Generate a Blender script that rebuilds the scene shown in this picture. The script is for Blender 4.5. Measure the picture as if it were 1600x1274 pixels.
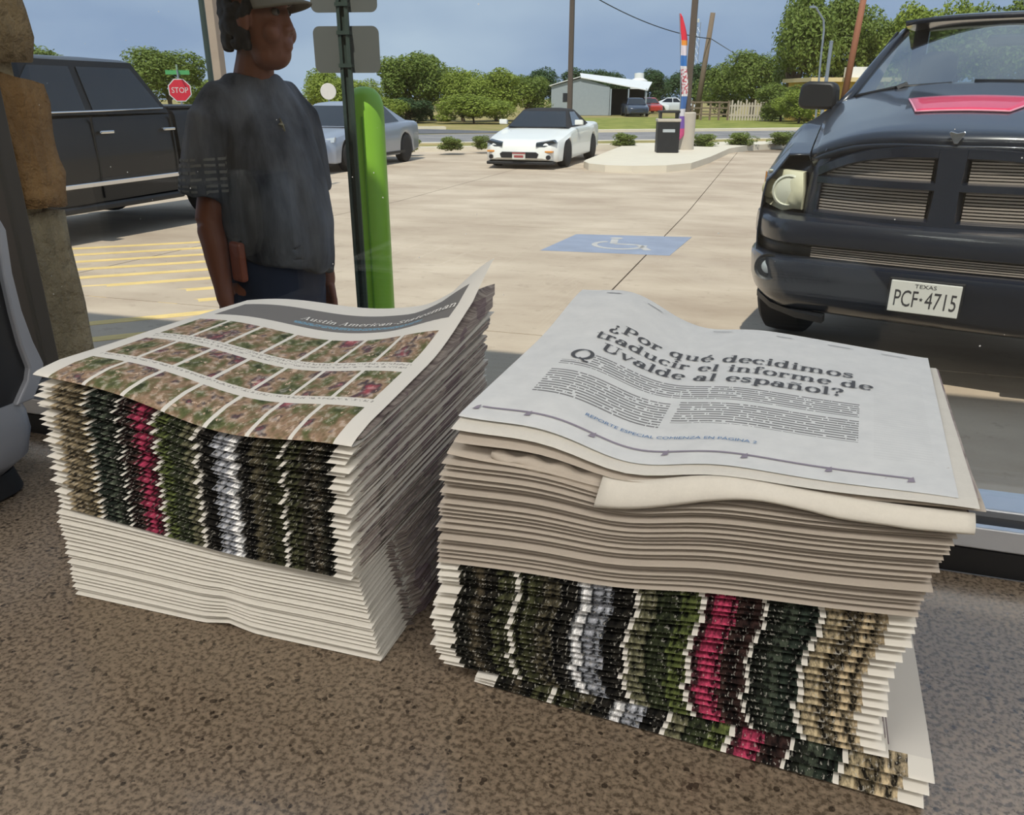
import bpy, bmesh, math, random
import numpy as np
from mathutils import Vector, Matrix, noise as mnoise
for o in list(bpy.data.objects): bpy.data.objects.remove(o)
SC = bpy.context.scene
COL = SC.collection
rnd = random.Random(7)
# ---------------------------------------------------------------- camera
F_PX, CAM_Z, YAW = 1250.0, 1.41, math.radians(17.6)
PITCH = math.atan(487 / F_PX)
cam = bpy.data.cameras.new('camera'); cam_ob = bpy.data.objects.new('camera', cam); COL.objects.link(cam_ob)
cam.sensor_fit = 'HORIZONTAL'; cam.sensor_width = 36.0; cam.lens = 36.0 * F_PX / 1600
cam.clip_start = 0.02; cam.clip_end = 600
cam_ob.location = (0, 0, CAM_Z); cam_ob.rotation_euler = (math.pi / 2 - PITCH, 0, YAW)
SC.camera = cam_ob
# ---------------------------------------------------------------- exposure
SC.view_settings.view_transform = 'Standard'; SC.view_settings.look = 'None'
SC.view_settings.exposure = 0.0; SC.view_settings.gamma = 1.0; SC.view_settings.use_curve_mapping = False
# ---------------------------------------------------------------- sky
SKY_OFF = 7.7
W = bpy.data.worlds.new('sky'); SC.world = W; W.use_nodes = True
nt = W.node_tree; nt.nodes.clear()
tc = nt.nodes.new('ShaderNodeTexCoord'); mp = nt.nodes.new('ShaderNodeMapping'); mp.inputs['Scale'].default_value = (1.3, 1.3, 3.2); mp.inputs['Location'].default_value = (SKY_OFF, 0, .3)
nz = nt.nodes.new('ShaderNodeTexNoise'); nz.inputs['Scale'].default_value = 1.6; nz.inputs['Detail'].default_value = 5; nz.inputs['Roughness'].default_value = .5
rp_ = nt.nodes.new('ShaderNodeValToRGB'); rp_.color_ramp.elements[0].position = .35; rp_.color_ramp.elements[1].position = .72
rp_.color_ramp.elements[0].color = (.265, .355, .525, 1); rp_.color_ramp.elements[1].color = (.48, .58, .70, 1)
bg = nt.nodes.new('ShaderNodeBackground'); bg.inputs['Strength'].default_value = 1.15
wo = nt.nodes.new('ShaderNodeOutputWorld')
nt.links.new(tc.outputs['Generated'], mp.inputs['Vector']); nt.links.new(mp.outputs[0], nz.inputs['Vector'])
nt.links.new(nz.outputs['Fac'], rp_.inputs['Fac']); nt.links.new(rp_.outputs[0], bg.inputs['Color']); nt.links.new(bg.outputs[0], wo.inputs['Surface'])
# ---------------------------------------------------------------- sun (high, a little behind the store)
sl = bpy.data.lights.new('sun', 'SUN'); sl.energy = 4.1; sl.angle = math.radians(.6); sl.color = (1, .95, .86)
so = bpy.data.objects.new('sun', sl); COL.objects.link(so)
SUN_D = Vector((-.05, .63, -1)).normalized(); so.rotation_euler = SUN_D.to_track_quat('-Z', 'Y').to_euler(); so.location = (0, -10, 30)

# ================================================================ helpers
def s2l(c):
    return tuple((x / 12.92 if x <= .04045 else ((x + .055) / 1.055) ** 2.4) for x in [v / 255 for v in c])
class N:
    """small node-graph writer"""
    def __init__(s, name):
        s.m = bpy.data.materials.new(name); s.m.use_nodes = True; s.t = s.m.node_tree
        s.b = s.t.nodes['Principled BSDF']; s.out = s.t.nodes['Material Output']
    def n(s, kind, **kw):
        nd = s.t.nodes.new('ShaderNode' + kind)
        for k, v in kw.items():
            if hasattr(nd, k) and k not in nd.inputs: setattr(nd, k, v)
        return nd
    def l(s, a, b): s.t.links.new(a, b); return b
    def val(s, sock, v):
        if hasattr(v, 'is_output'): s.l(v, sock)
        else: sock.default_value = v
    def math(s, op, a, b=0.0, c=None):
        nd = s.t.nodes.new('ShaderNodeMath'); nd.operation = op
        s.val(nd.inputs[0], a); s.val(nd.inputs[1], b)
        if c is not None: s.val(nd.inputs[2], c)
        return nd.outputs[0]
    def mix(s, f, a, b, mode='MIX'):
        nd = s.t.nodes.new('ShaderNodeMix'); nd.data_type = 'RGBA'; nd.blend_type = mode
        s.val(nd.inputs[0], f)
        for i, v in ((6, a), (7, b)):
            if hasattr(v, 'is_output'): s.l(v, nd.inputs[i])
            else: nd.inputs[i].default_value = (*v, 1) if len(v) == 3 else v
        return nd.outputs[2]
    def coord(s, which='Object', scale=None):
        t = s.n('TexCoord').outputs[which]
        if scale is None: return t
        m = s.n('Mapping'); m.inputs['Scale'].default_value = scale; s.l(t, m.inputs[0]); return m.outputs[0]
    def noise(s, vec, scale, detail=3, rough=.5, out='Fac'):
        nd = s.n('TexNoise'); s.l(vec, nd.inputs['Vector']); nd.inputs['Scale'].default_value = scale
        nd.inputs['Detail'].default_value = detail; nd.inputs['Roughness'].default_value = rough; return nd.outputs[out]
    def voro(s, vec, scale, out='Distance', feature='F1', rand=1.0):
        nd = s.n('TexVoronoi'); nd.feature = feature; s.l(vec, nd.inputs['Vector']); nd.inputs['Scale'].default_value = scale
        nd.inputs['Randomness'].default_value = rand; return nd.outputs[out]
    def ramp(s, f, stops, interp='LINEAR'):
        nd = s.n('ValToRGB'); cr = nd.color_ramp; cr.interpolation = interp
        while len(cr.elements) < len(stops): cr.elements.new(.5)
        for e, (p, c) in zip(cr.elements, stops): e.position = p; e.color = (*c, 1) if len(c) == 3 else c
        s.l(f, nd.inputs[0]); return nd.outputs[0]
    def bump(s, h, strength=.3, dist=.01):
        nd = s.n('Bump'); nd.inputs['Strength'].default_value = strength; nd.inputs['Distance'].default_value = dist
        s.l(h, nd.inputs['Height']); s.l(nd.outputs[0], s.b.inputs['Normal'])
    def base(s, c):
        if hasattr(c, 'is_output'): s.l(c, s.b.inputs['Base Color'])
        else: s.b.inputs['Base Color'].default_value = (*c, 1)
    def set(s, rough=None, metal=None, spec=None, coat=None, trans=None, emit=None, estr=None):
        i = s.b.inputs
        if rough is not None: s.val(i['Roughness'], rough)
        if metal is not None: i['Metallic'].default_value = metal
        if spec is not None: i['Specular IOR Level'].default_value = spec
        if coat is not None: i['Coat Weight'].default_value = coat; i['Coat Roughness'].default_value = .04
        if trans is not None: i['Transmission Weight'].default_value = trans
        if emit is not None: i['Emission Color'].default_value = (*emit, 1); i['Emission Strength'].default_value = estr or 1
        return s
def plain(name, rgb, rough=.5, metal=0, var=.12, scale=6, coat=None, spec=None):
    n = N(name); c = s2l(rgb); v = n.coord('Object')
    f = n.noise(v, scale, 4)
    n.base(n.mix(f, tuple(x * (1 - var) for x in c), tuple(min(1, x * (1 + var)) for x in c))); n.set(rough=rough, metal=metal, coat=coat, spec=spec)
    return n.m
def link(o, parent=None):
    COL.objects.link(o)
    if parent is not None: o.parent = parent
    return o
def mesh(name, V, Fc, mat, parent=None, smooth=False, uv=None, mats=None, midx=None, loc=None):
    me = bpy.data.meshes.new(name); me.from_pydata([tuple(map(float, v)) for v in V], [], [tuple(f) for f in Fc]); me.validate()
    for m in (mats or [mat]): me.materials.append(m)
    if midx is not None: me.polygons.foreach_set('material_index', midx)
    if smooth: me.polygons.foreach_set('use_smooth', [True] * len(me.polygons))
    if uv is not None:
        L = me.uv_layers.new(name='UVMap')
        for lp in me.loops: L.data[lp.index].uv = uv[lp.vertex_index]
    me.update(); o = bpy.data.objects.new(name, me)
    if loc is not None: o.location = loc
    return link(o, parent)
def fixn(o):
    bm = bmesh.new(); bm.from_mesh(o.data); bmesh.ops.recalc_face_normals(bm, faces=bm.faces); bm.to_mesh(o.data); bm.free(); return o
def thing(name, label, cat, loc=(0, 0, 0), rz=0, group=None):
    o = bpy.data.objects.new(name, None); o.empty_display_size = .1; link(o); o.location = loc; o.rotation_euler = (0, 0, rz)
    return tag(o, label, cat, group)
def tag(o, label, cat, group=None):
    o['label'] = label; o['category'] = cat
    if group: o['group'] = group
    return o
def struct(o, label=None):
    o['kind'] = 'structure'
    if label: o['label'] = label
    return o
class MB:
    """collects shapes into one mesh"""
    def __init__(s): s.V = []; s.F = []
    def add(s, V, Fc): b = len(s.V); s.V += [tuple(v) for v in V]; s.F += [tuple(i + b for i in f) for f in Fc]; return s
    def box(s, x0, x1, y0, y1, z0, z1):
        return s.add([(x0, y0, z0), (x1, y0, z0), (x1, y1, z0), (x0, y1, z0), (x0, y0, z1), (x1, y0, z1), (x1, y1, z1), (x0, y1, z1)],
                     [(3, 2, 1, 0), (4, 5, 6, 7), (0, 1, 5, 4), (1, 2, 6, 5), (2, 3, 7, 6), (3, 0, 4, 7)])
    def loft(s, rings, closed=True, caps=True):
        n = len(rings[0]); V = [p for r in rings for p in r]; Fc = []
        for i in range(len(rings) - 1):
            for j in range(n if closed else n - 1):
                k = (j + 1) % n; Fc.append((i * n + j, i * n + k, (i + 1) * n + k, (i + 1) * n + j))
        if caps and closed: Fc.append(tuple(range(n - 1, -1, -1))); Fc.append(tuple((len(rings) - 1) * n + j for j in range(n)))
        return s.add(V, Fc)
    def tube(s, pts, r, n=8, caps=True):
        pts = [Vector(p) for p in pts]; rs = r if isinstance(r, (list, tuple)) else [r] * len(pts); rings = []
        up = Vector((0, 0, 1))
        for i, p in enumerate(pts):
            t = (pts[min(i + 1, len(pts) - 1)] - pts[max(i - 1, 0)]).normalized()
            a = t.cross(up); a = a if a.length > 1e-3 else t.cross(Vector((0, 1, 0))); a.normalize(); b = t.cross(a).normalized()
            rings.append([p + (a * math.cos(k * 2 * math.pi / n) + b * math.sin(k * 2 * math.pi / n)) * rs[i] for k in range(n)])
        return s.loft(rings, True, caps)
    def lathe(s, prof, n=24, axis='z', c=(0, 0, 0)):
        rings = []
        for r, h in prof:
            R = []
            for k in range(n):
                a = 2 * math.pi * k / n; x, y = r * math.cos(a), r * math.sin(a)
                R.append({'z': (c[0] + x, c[1] + y, c[2] + h), 'x': (c[0] + h, c[1] + x, c[2] + y), 'y': (c[0] + x, c[1] + h, c[2] + y)}[axis])
            rings.append(R)
        return s.loft(rings, True, True)
    def prism(s, outline, a, b, axis='y'):
        def P(p, h): return {'y': (p[0], h, p[1]), 'z': (p[0], p[1], h), 'x': (h, p[0], p[1])}[axis]
        return s.loft([[P(p, a) for p in outline], [P(p, b) for p in outline]], True, True)
    def grid(s, fn, nu, nv):
        V = [fn(i / nu, j / nv) for i in range(nu + 1) for j in range(nv + 1)]
        return s.add(V, [(i * (nv + 1) + j, (i + 1) * (nv + 1) + j, (i + 1) * (nv + 1) + j + 1, i * (nv + 1) + j + 1) for i in range(nu) for j in range(nv)])
    def mirror(s):
        b = len(s.V); s.V += [(-x, y, z) for x, y, z in s.V]; s.F += [tuple(reversed([i + b for i in f])) for f in s.F]; return s
    def build(s, name, mat, parent=None, smooth=False, bevel=0, sub=0, solid=0, angle=None):
        o = fixn(mesh(name, s.V, s.F, mat, parent, smooth))
        if solid: m = o.modifiers.new('solid', 'SOLIDIFY'); m.thickness = solid; m.offset = 0
        if bevel: m = o.modifiers.new('bevel', 'BEVEL'); m.width = bevel; m.segments = 2; m.limit_method = 'ANGLE'
        if sub: m = o.modifiers.new('sub', 'SUBSURF'); m.levels = sub; m.render_levels = sub
        if smooth and angle:
            o.data.set_sharp_from_angle(angle=math.radians(angle))
        return o
def ray(px, py):
    a = ((px - 800) / F_PX, 1.0, -(py - 637) / F_PX); c, s = math.cos(PITCH), math.sin(PITCH)
    r = (a[0], c + s * a[2], -s + c * a[2]); C, S = math.cos(YAW), math.sin(YAW)
    return Vector((C * r[0] - S * r[1], S * r[0] + C * r[1], r[2]))
def at(px, py, d):
    """point seen at this place of the photo, d metres away along the ground"""
    r = ray(px, py); return Vector((0, 0, CAM_Z)) + r * (d / math.hypot(r.x, r.y))
def on(px, py, z):
    r = ray(px, py); return Vector((0, 0, CAM_Z)) + r * ((z - CAM_Z) / r.z)
def lerp_tab(x, tab): return float(np.interp(x, [t[0] for t in tab], [t[1] for t in tab]))
def gz(y):
    """height of the concrete outside: level by the store, falling gently across the lot"""
    return lerp_tab(y, [(0, -.01), (4.6, -.012), (12, -.16), (400, -.16)])
ORD = ['top', 'second', 'third', 'fourth', 'fifth', 'sixth', 'seventh', 'eighth', 'ninth', 'tenth', 'eleventh', 'twelfth', 'thirteenth', 'fourteenth', 'fifteenth', 'sixteenth', 'seventeenth', 'eighteenth', 'nineteenth', 'twentieth', 'twenty-first', 'twenty-second', 'twenty-third', 'twenty-fourth', 'twenty-fifth', 'twenty-sixth', 'twenty-seventh', 'twenty-eighth']
# ---- lettering: a small high-contrast serif alphabet drawn from strokes
def arc(cx, cy, rx, ry, a0, a1, n=18):
    return [(cx + rx * math.cos(math.radians(a0 + (a1 - a0) * i / n)), cy + ry * math.sin(math.radians(a0 + (a1 - a0) * i / n))) for i in range(n + 1)]
TK, TN = .125, .04
def strk(P, tk=TK, tn=TN):
    V = []; m = len(P)
    for i, (x, y) in enumerate(P):
        a = P[max(i - 1, 0)]; b = P[min(i + 1, m - 1)]
        if i in (0, m - 1) and abs(P[0][0] - P[-1][0]) + abs(P[0][1] - P[-1][1]) < 1e-6: a, b = P[-2], P[1]
        dx, dy = b[0] - a[0], b[1] - a[1]; L = math.hypot(dx, dy) or 1; dx /= L; dy /= L
        t = (tn + (tk - tn) * abs(dy) ** 1.3) / 2; V += [(x - dy * t, y + dx * t), (x + dy * t, y - dx * t)]
    return V, [(2 * i, 2 * i + 1, 2 * i + 3, 2 * i + 2) for i in range(m - 1)]
def rc(x0, y0, x1, y1): return [(x0, y0), (x1, y0), (x1, y1), (x0, y1)], [(0, 1, 2, 3)]
def ball(x, y, r): return [(x + r * math.cos(k * math.pi / 5), y + r * math.sin(k * math.pi / 5)) for k in range(10)], [tuple(range(10))]
def diag(x0, y0, x1, y1, w): return [(x0 - w / 2, y0), (x0 + w / 2, y0), (x1 + w / 2, y1), (x1 - w / 2, y1)], [(0, 1, 2, 3)]
def qmark(): return [strk(arc(.2, .54, .14, .16, 165, -85, 16)), rc(.17, .2, .23, .38), ball(.2, .06, .07), ball(.08, .57, .05)]
GL = {
 'o': (.54, [strk(arc(.27, .24, .19, .235, 0, 360, 24))]),
 'e': (.50, [strk(arc(.26, .24, .18, .235, 8, 315)), rc(.1, .235, .46, .275)]),
 'c': (.48, [strk(arc(.26, .24, .18, .235, 50, 315)), ball(.39, .38, .05)]),
 'd': (.60, [strk(arc(.25, .24, .17, .235, 0, 360, 24)), rc(.37, 0, .49, .74), rc(.28, .705, .4, .74), rc(.48, 0, .57, .035)]),
 'q': (.60, [strk(arc(.25, .24, .17, .235, 0, 360, 24)), rc(.37, -.22, .49, .48), rc(.29, -.22, .57, -.185)]),
 'p': (.60, [rc(.08, -.22, .2, .48), strk(arc(.34, .24, .17, .235, 0, 360, 24)), rc(0, -.22, .28, -.185), rc(0, .445, .1, .48)]),
 'u': (.61, [rc(.08, .1, .2, .48), rc(0, .445, .1, .48), strk(arc(.27, .12, .13, .1, 180, 330, 10)), rc(.38, 0, .5, .48), rc(.3, .445, .4, .48), rc(.49, 0, .58, .035)]),
 'n': (.60, [rc(.08, 0, .2, .48), rc(0, 0, .28, .035), rc(0, .445, .1, .48), strk(arc(.3, .34, .13, .12, 10, 160, 10)), rc(.38, 0, .5, .37), rc(.3, 0, .58, .035)]),
 'm': (.92, [rc(.08, 0, .2, .48), rc(0, 0, .27, .035), rc(0, .445, .1, .48), strk(arc(.3, .34, .13, .12, 10, 160, 10)), rc(.38, 0, .5, .37), rc(.31, 0, .57, .035), strk(arc(.6, .34, .13, .12, 10, 160, 10)), rc(.68, 0, .8, .37), rc(.6, 0, .88, .035)]),
 'i': (.30, [rc(.09, 0, .21, .48), rc(.01, 0, .29, .035), rc(.01, .445, .1, .48), ball(.15, .64, .075)]),
 'l': (.30, [rc(.09, 0, .21, .74), rc(.01, 0, .29, .035), rc(.01, .705, .1, .74)]),
 'r': (.44, [rc(.08, 0, .2, .48), rc(0, 0, .29, .035), rc(0, .445, .1, .48), strk(arc(.29, .35, .1, .1, 50, 170, 8)), ball(.36, .41, .06)]),
 't': (.38, [rc(.1, .08, .22, .62), rc(0, .445, .35, .48), strk(arc(.26, .1, .1, .085, 180, 330, 8))]),
 'a': (.52, [strk(arc(.2, .15, .13, .135, 0, 360, 18)), rc(.32, 0, .44, .36), strk(arc(.25, .34, .13, .12, 0, 160, 10)), ball(.13, .38, .05), rc(.43, 0, .51, .035)]),
 's': (.43, [strk([(.36, .36), (.31, .43), (.2, .455), (.1, .42), (.09, .33), (.2, .265), (.31, .2), (.35, .12), (.3, .045), (.19, .02), (.1, .045), (.05, .13)], .08, .07)]),
 'f': (.36, [rc(.1, 0, .22, .6), rc(0, .445, .34, .48), strk(arc(.27, .6, .11, .12, 60, 180, 8)), ball(.34, .68, .055), rc(.01, 0, .32, .035)]),
 'v': (.50, [diag(.22, 0, .07, .48, .12), diag(.24, 0, .42, .48, .045), rc(-.02, .445, .18, .48), rc(.34, .445, .52, .48)]),
 'P': (.62, [rc(.1, 0, .23, .7), rc(.01, 0, .33, .035), rc(.01, .665, .3, .7), strk([(.2, .68), (.34, .68)] + arc(.36, .51, .15, .17, 90, -90, 14) + [(.2, .34)])]),
 'U': (.74, [rc(.1, .2, .23, .7), rc(0, .665, .33, .7), strk(arc(.36, .2, .2, .18, 180, 360, 14)), rc(.54, .2, .58, .7), rc(.45, .665, .68, .7)]),
 'Q': (.80, [strk(arc(.38, .35, .29, .34, 0, 360, 28)), strk([(.36, .06), (.46, .0), (.56, -.12), (.7, -.14)], .08, .08)]),
 'S': (.56, [strk([(.45, .52), (.42, .63), (.28, .685), (.14, .63), (.11, .5), (.2, .4), (.34, .33), (.45, .24), (.44, .1), (.3, .015), (.16, .05), (.07, .2)], .1, .09)]),
 'A': (.72, [diag(.1, 0, .34, .7, .045), diag(.56, 0, .36, .7, .13), rc(.2, .22, .5, .255), rc(0, 0, .2, .035), rc(.44, 0, .7, .035)]),
 '-': (.36, [rc(.06, .2, .3, .26)]),
 '?': (.44, qmark()),
}
GL['\u00bf'] = (.44, [([(.4 - x, .46 - y) for x, y in V], Fc) for V, Fc in qmark()])
GL['\u00e9'] = (.50, GL['e'][1] + [diag(.22, .55, .34, .74, .09)])
GL['\u00f1'] = (.60, GL['n'][1] + [strk([(.12, .58), (.2, .65), (.3, .61), (.4, .57), (.48, .64)], .05, .06)])
def serif_text(txt, track=0.0):
    x = 0; V = []; Fc = []
    for ch in txt:
        if ch == ' ': x += .3; continue
        adv, parts = GL[ch]
        for pv, pf in parts:
            b = len(V); V += [(x + p[0], p[1]) for p in pv]; Fc += [tuple(i + b for i in f) for f in pf]
        x += adv + track
    return V, Fc, x
def sans_text(txt, align='CENTER'):
    cu = bpy.data.curves.new('t', 'FONT'); cu.body = txt; cu.size = 1; cu.align_x = align; cu.resolution_u = 3
    ob = bpy.data.objects.new('t', cu); COL.objects.link(ob); dg = bpy.context.evaluated_depsgraph_get()
    me = bpy.data.meshes.new_from_object(ob.evaluated_get(dg))
    V = [tuple(v.co) for v in me.vertices]; Fc = [tuple(p.vertices) for p in me.polygons]
    bpy.data.objects.remove(ob); bpy.data.meshes.remove(me); bpy.data.curves.remove(cu); return V, Fc
# ================================================================ materials for the interior
def mat_counter():
    n = N('counter_stone'); v = n.coord('Object')
    a = n.noise(v, 260, 3, .6); b = n.noise(v, 14, 3, .5); sp = n.voro(v, 150)
    c = n.ramp(a, [(.34, s2l((70, 60, 49))), (.5, s2l((118, 104, 88))), (.66, s2l((158, 140, 119)))])
    c = n.mix(n.math('MULTIPLY', b, .35), c, s2l((102, 90, 76)))
    pick = n.math('GREATER_THAN', n.noise(v, 75, 1), .58)
    dark = n.math('MULTIPLY', n.math('LESS_THAN', sp, .32), pick)
    c = n.mix(n.math('MULTIPLY', dark, .8), c, s2l((38, 31, 25))); n.base(c); n.set(rough=n.math('ADD', n.math('MULTIPLY', a, .16), .2), spec=.9, coat=.25)
    n.bump(a, .12, .001); return n.m
M_COUNTER = mat_counter()
def mat_paper(name='newsprint', rgb=(212, 208, 198)):
    n = N(name); v = n.coord('Object'); f = n.noise(v, 90, 4, .6); g = n.noise(v, 700, 2)
    c = s2l(rgb); n.base(n.mix(n.math('ADD', n.math('MULTIPLY', f, .6), n.math('MULTIPLY', g, .4)), tuple(x * .86 for x in c), tuple(min(1, x * 1.08) for x in c))); n.set(rough=.85, spec=.2)
    n.bump(g, .08, .0005); return n.m
M_PAPER = mat_paper(); M_PAPERG = mat_paper('newsprint_grey', (184, 174, 161))
def mat_edges():
    n = N('page_edges'); v = n.coord('Object', (1, 1, 1)); f = n.noise(n.coord('Object', (9, 9, 700)), 1.5, 3, .6); g = n.noise(v, 12, 3)
    c = n.ramp(f, [(.3, s2l((112, 100, 100))), (.62, s2l((186, 176, 168)))])
    n.base(n.mix(n.math('GREATER_THAN', g, .56), c, n.mix(.55, c, s2l((112, 92, 104))))); n.set(rough=.9, spec=.15); return n.m
M_EDGE = mat_edges()
W_, K_ = s2l((222, 218, 208)), s2l((22, 21, 18))
STRIP = [(0, W_), (.045, s2l((140, 128, 106))), (.09, s2l((112, 102, 82))), (.13, s2l((136, 126, 104))), (.158, W_), (.168, s2l((34, 42, 36))), (.21, s2l((60, 68, 58))), (.24, s2l((30, 34, 28))), (.268, W_), (.277, s2l((44, 30, 28))),
         (.325, s2l((138, 48, 74))), (.375, s2l((60, 34, 38))), (.39, W_), (.4, s2l((80, 90, 50))), (.44, s2l((40, 46, 30))), (.49, s2l((84, 84, 66))), (.527, W_), (.536, K_), (.585, s2l((150, 154, 164))), (.63, s2l((190, 192, 196))), (.662, K_), (.7, s2l((70, 66, 52))), (.75, s2l((48, 50, 32))), (.795, W_), (.806, s2l((52, 54, 36))), (.85, s2l((34, 32, 26))), (.88, s2l((66, 60, 48))), (.91, s2l((26, 26, 20))), (.945, W_)]
def mat_fold(flip=False):
    n = N('fold_print' + ('_turned' if flip else '')); uv = n.coord('UV'); sep = n.n('SeparateXYZ'); n.l(uv, sep.inputs[0])
    u = sep.outputs[0]; vv = sep.outputs[1]
    if flip: u = n.math('SUBTRACT', 1.0, u)
    m = n.n('Mapping'); m.inputs['Scale'].default_value = (64, 22, 1); n.l(uv, m.inputs[0])
    oi = n.n('ObjectInfo'); cmb = n.n('CombineXYZ'); n.l(n.math('MULTIPLY', oi.outputs['Random'], .5), cmb.inputs[2])
    ad = n.n('VectorMath', operation='ADD'); n.l(m.outputs[0], ad.inputs[0]); n.l(cmb.outputs[0], ad.inputs[1])
    f = n.noise(ad.outputs[0], 1.0, 3, .65); g = n.noise(ad.outputs[0], .35, 3, .6); wf = n.math('GREATER_THAN', n.noise(ad.outputs[0], 2.6, 2, .5), .63)
    u2 = n.math('ADD', u, n.math('MULTIPLY', n.math('SUBTRACT', g, .5), .012))
    c = n.ramp(u2, STRIP, 'CONSTANT')
    isw = n.math('GREATER_THAN', n.ramp(u2, [(p, (1, 1, 1) if col is W_ else (0, 0, 0)) for p, col in STRIP], 'CONSTANT'), .5)
    fl = n.ramp(f, [(.4, (.06, .06, .06)), (.48, (.8, .8, .77)), (.56, (1.35, 1.3, 1.22)), (.66, (2.4, 2.35, 2.2))])
    onf = n.math('LESS_THAN', n.math('ABSOLUTE', n.math('SUBTRACT', n.math('MULTIPLY', vv, .3), .278)), .034)
    n.base(n.mix(onf, s2l((208, 204, 196)), n.mix(isw, n.mix(n.math('MULTIPLY', wf, .6), n.mix(1.0, c, fl, 'MULTIPLY'), s2l((178, 174, 164))), c))); n.set(rough=.8, spec=.2); return n.m
M_FOLD = mat_fold(); M_FOLDT = mat_fold(True)
def mat_front_page():
    """photo rows; V = metres from the head of the page / .3"""
    n = N('front_page_print'); uv = n.coord('UV'); sep = n.n('SeparateXYZ'); n.l(uv, sep.inputs[0]); u = sep.outputs[0]; y = n.math('MULTIPLY', sep.outputs[1], .3)
    def band(a, b): return n.math('MULTIPLY', n.math('GREATER_THAN', y, a), n.math('LESS_THAN', y, b))
    uin = n.math('MULTIPLY', n.math('GREATER_THAN', u, .05), n.math('LESS_THAN', u, .955))
    cu = n.math('MULTIPLY', n.math('SUBTRACT', u, .05), 7 / .905); fr = n.math('FRACT', cu)
    gut = n.math('MULTIPLY', n.math('GREATER_THAN', fr, .05), n.math('LESS_THAN', fr, .95))
    rows = n.math('ADD', n.math('ADD', band(.094, .147), band(.164, .211)), band(.224, .31))
    mask = n.math('MULTIPLY', n.math('MULTIPLY', rows, gut), uin)
    m = n.n('Mapping'); m.inputs['Scale'].default_value = (34, 26, 1); n.l(uv, m.inputs[0])
    f = n.noise(m.outputs[0], 1.0, 4, .6); g = n.noise(m.outputs[0], .38, 3, .55); h = n.noise(m.outputs[0], 1.5, 3, .6)
    ph = n.ramp(g, [(.32, s2l((52, 62, 34))), (.42, s2l((96, 104, 62))), (.49, s2l((130, 110, 84))), (.55, s2l((170, 140, 116))), (.61, s2l((74, 66, 74))), (.74, s2l((176, 76, 92)))])
    ph = n.mix(n.math('MULTIPLY', f, .55), ph, n.ramp(h, [(.4, s2l((30, 30, 26))), (.52, s2l((110, 108, 86))), (.62, s2l((222, 216, 205)))]))
    ph = n.mix(n.math('GREATER_THAN', f, .64), ph, s2l((196, 172, 150)))
    # short caption lines under each row
    cap = n.math('MULTIPLY', n.math('ADD', n.math('ADD', band(.149, .1525), band(.155, .158)), band(.213, .216)), uin)
    cap = n.math('MULTIPLY', cap, n.math('GREATER_THAN', n.noise(m.outputs[0], 4, 1), .52))
    paper = n.mix(n.math('MULTIPLY', cap, .55), s2l((214, 211, 203)), s2l((60, 58, 56)))
    hb = n.math('MULTIPLY', band(.026, .074), n.math('MULTIPLY', n.math('GREATER_THAN', u, .06), n.math('LESS_THAN', u, .95)))
    paper = n.mix(hb, paper, s2l((112, 110, 108)))
    # thin blue line of small type under the masthead
    bl = n.math('MULTIPLY', n.math('MULTIPLY', band(.061, .067), n.math('MULTIPLY', n.math('GREATER_THAN', u, .36), n.math('LESS_THAN', u, .84))), n.math('GREATER_THAN', n.noise(m.outputs[0], 5, 1), .47))
    paper = n.mix(bl, paper, s2l((110, 150, 172)))
    n.base(n.mix(mask, paper, ph)); n.set(rough=.8, spec=.25); return n.m
M_FRONT = mat_front_page()
def mat_text_page():
    """page with blocks of small type; UV = place on the page (0..1 from the left, from the front)"""
    n = N('text_page_print'); uv = n.coord('UV'); sep = n.n('SeparateXYZ'); n.l(uv, sep.inputs[0]); u, v = sep.outputs[0], sep.outputs[1]
    def box(u0, u1, v0, v1):
        a = n.math('MULTIPLY', n.math('GREATER_THAN', u, u0), n.math('LESS_THAN', u, u1)); b = n.math('MULTIPLY', n.math('GREATER_THAN', v, v0), n.math('LESS_THAN', v, v1)); return n.math('MULTIPLY', a, b)
    pitch = 68.0
    ln = n.math('LESS_THAN', n.math('FRACT', n.math('MULTIPLY', v, pitch)), .5)
    m = n.n('CombineXYZ'); n.l(n.math('MULTIPLY', u, 95), m.inputs[0]); n.l(n.math('MULTIPLY', n.math('FLOOR', n.math('MULTIPLY', v, pitch)), 7.3), m.inputs[1])
    word = n.math('GREATER_THAN', n.noise(m.outputs[0], 1.0, 2, .6), .4)
    reg = box(.19, .83, .415, .485)
    for r in ((.115, .83, .385, .415), (.11, .415, .19, .345), (.435, .83, .225, .36)): reg = n.math('MAXIMUM', reg, box(*r))
    f = n.noise(n.coord('Object'), 60, 4, .6)
    paper = n.mix(f, s2l((196, 198, 198)), s2l((222, 223, 221)))
    ghost = n.math('MULTIPLY', n.math('MULTIPLY', box(.86, .97, .15, .7), ln), .06)
    paper = n.mix(ghost, paper, s2l((90, 88, 88)))
    n.base(n.mix(n.math('MULTIPLY', n.math('MULTIPLY', n.math('MULTIPLY', reg, ln), word), .72), paper, s2l((52, 52, 54)))); n.set(rough=.75, spec=.3); return n.m
M_TEXT = mat_text_page()
M_INK = plain('headline_ink', (74, 74, 76), .7); M_INKP = plain('faint_ink', (130, 130, 132), .7); M_BLUEINK = plain('blue_ink', (84, 124, 168), .7); M_WINK = plain('white_ink', (226, 224, 218), .7); M_RULE = plain('rule_ink', (138, 130, 142), .7)
M_WALL = plain('painted_wall', (205, 198, 186), .8); M_FLOOR = plain('floor_tile', (165, 155, 142), .4); M_CEIL = plain('ceiling_board', (228, 226, 220), .9)
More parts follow.
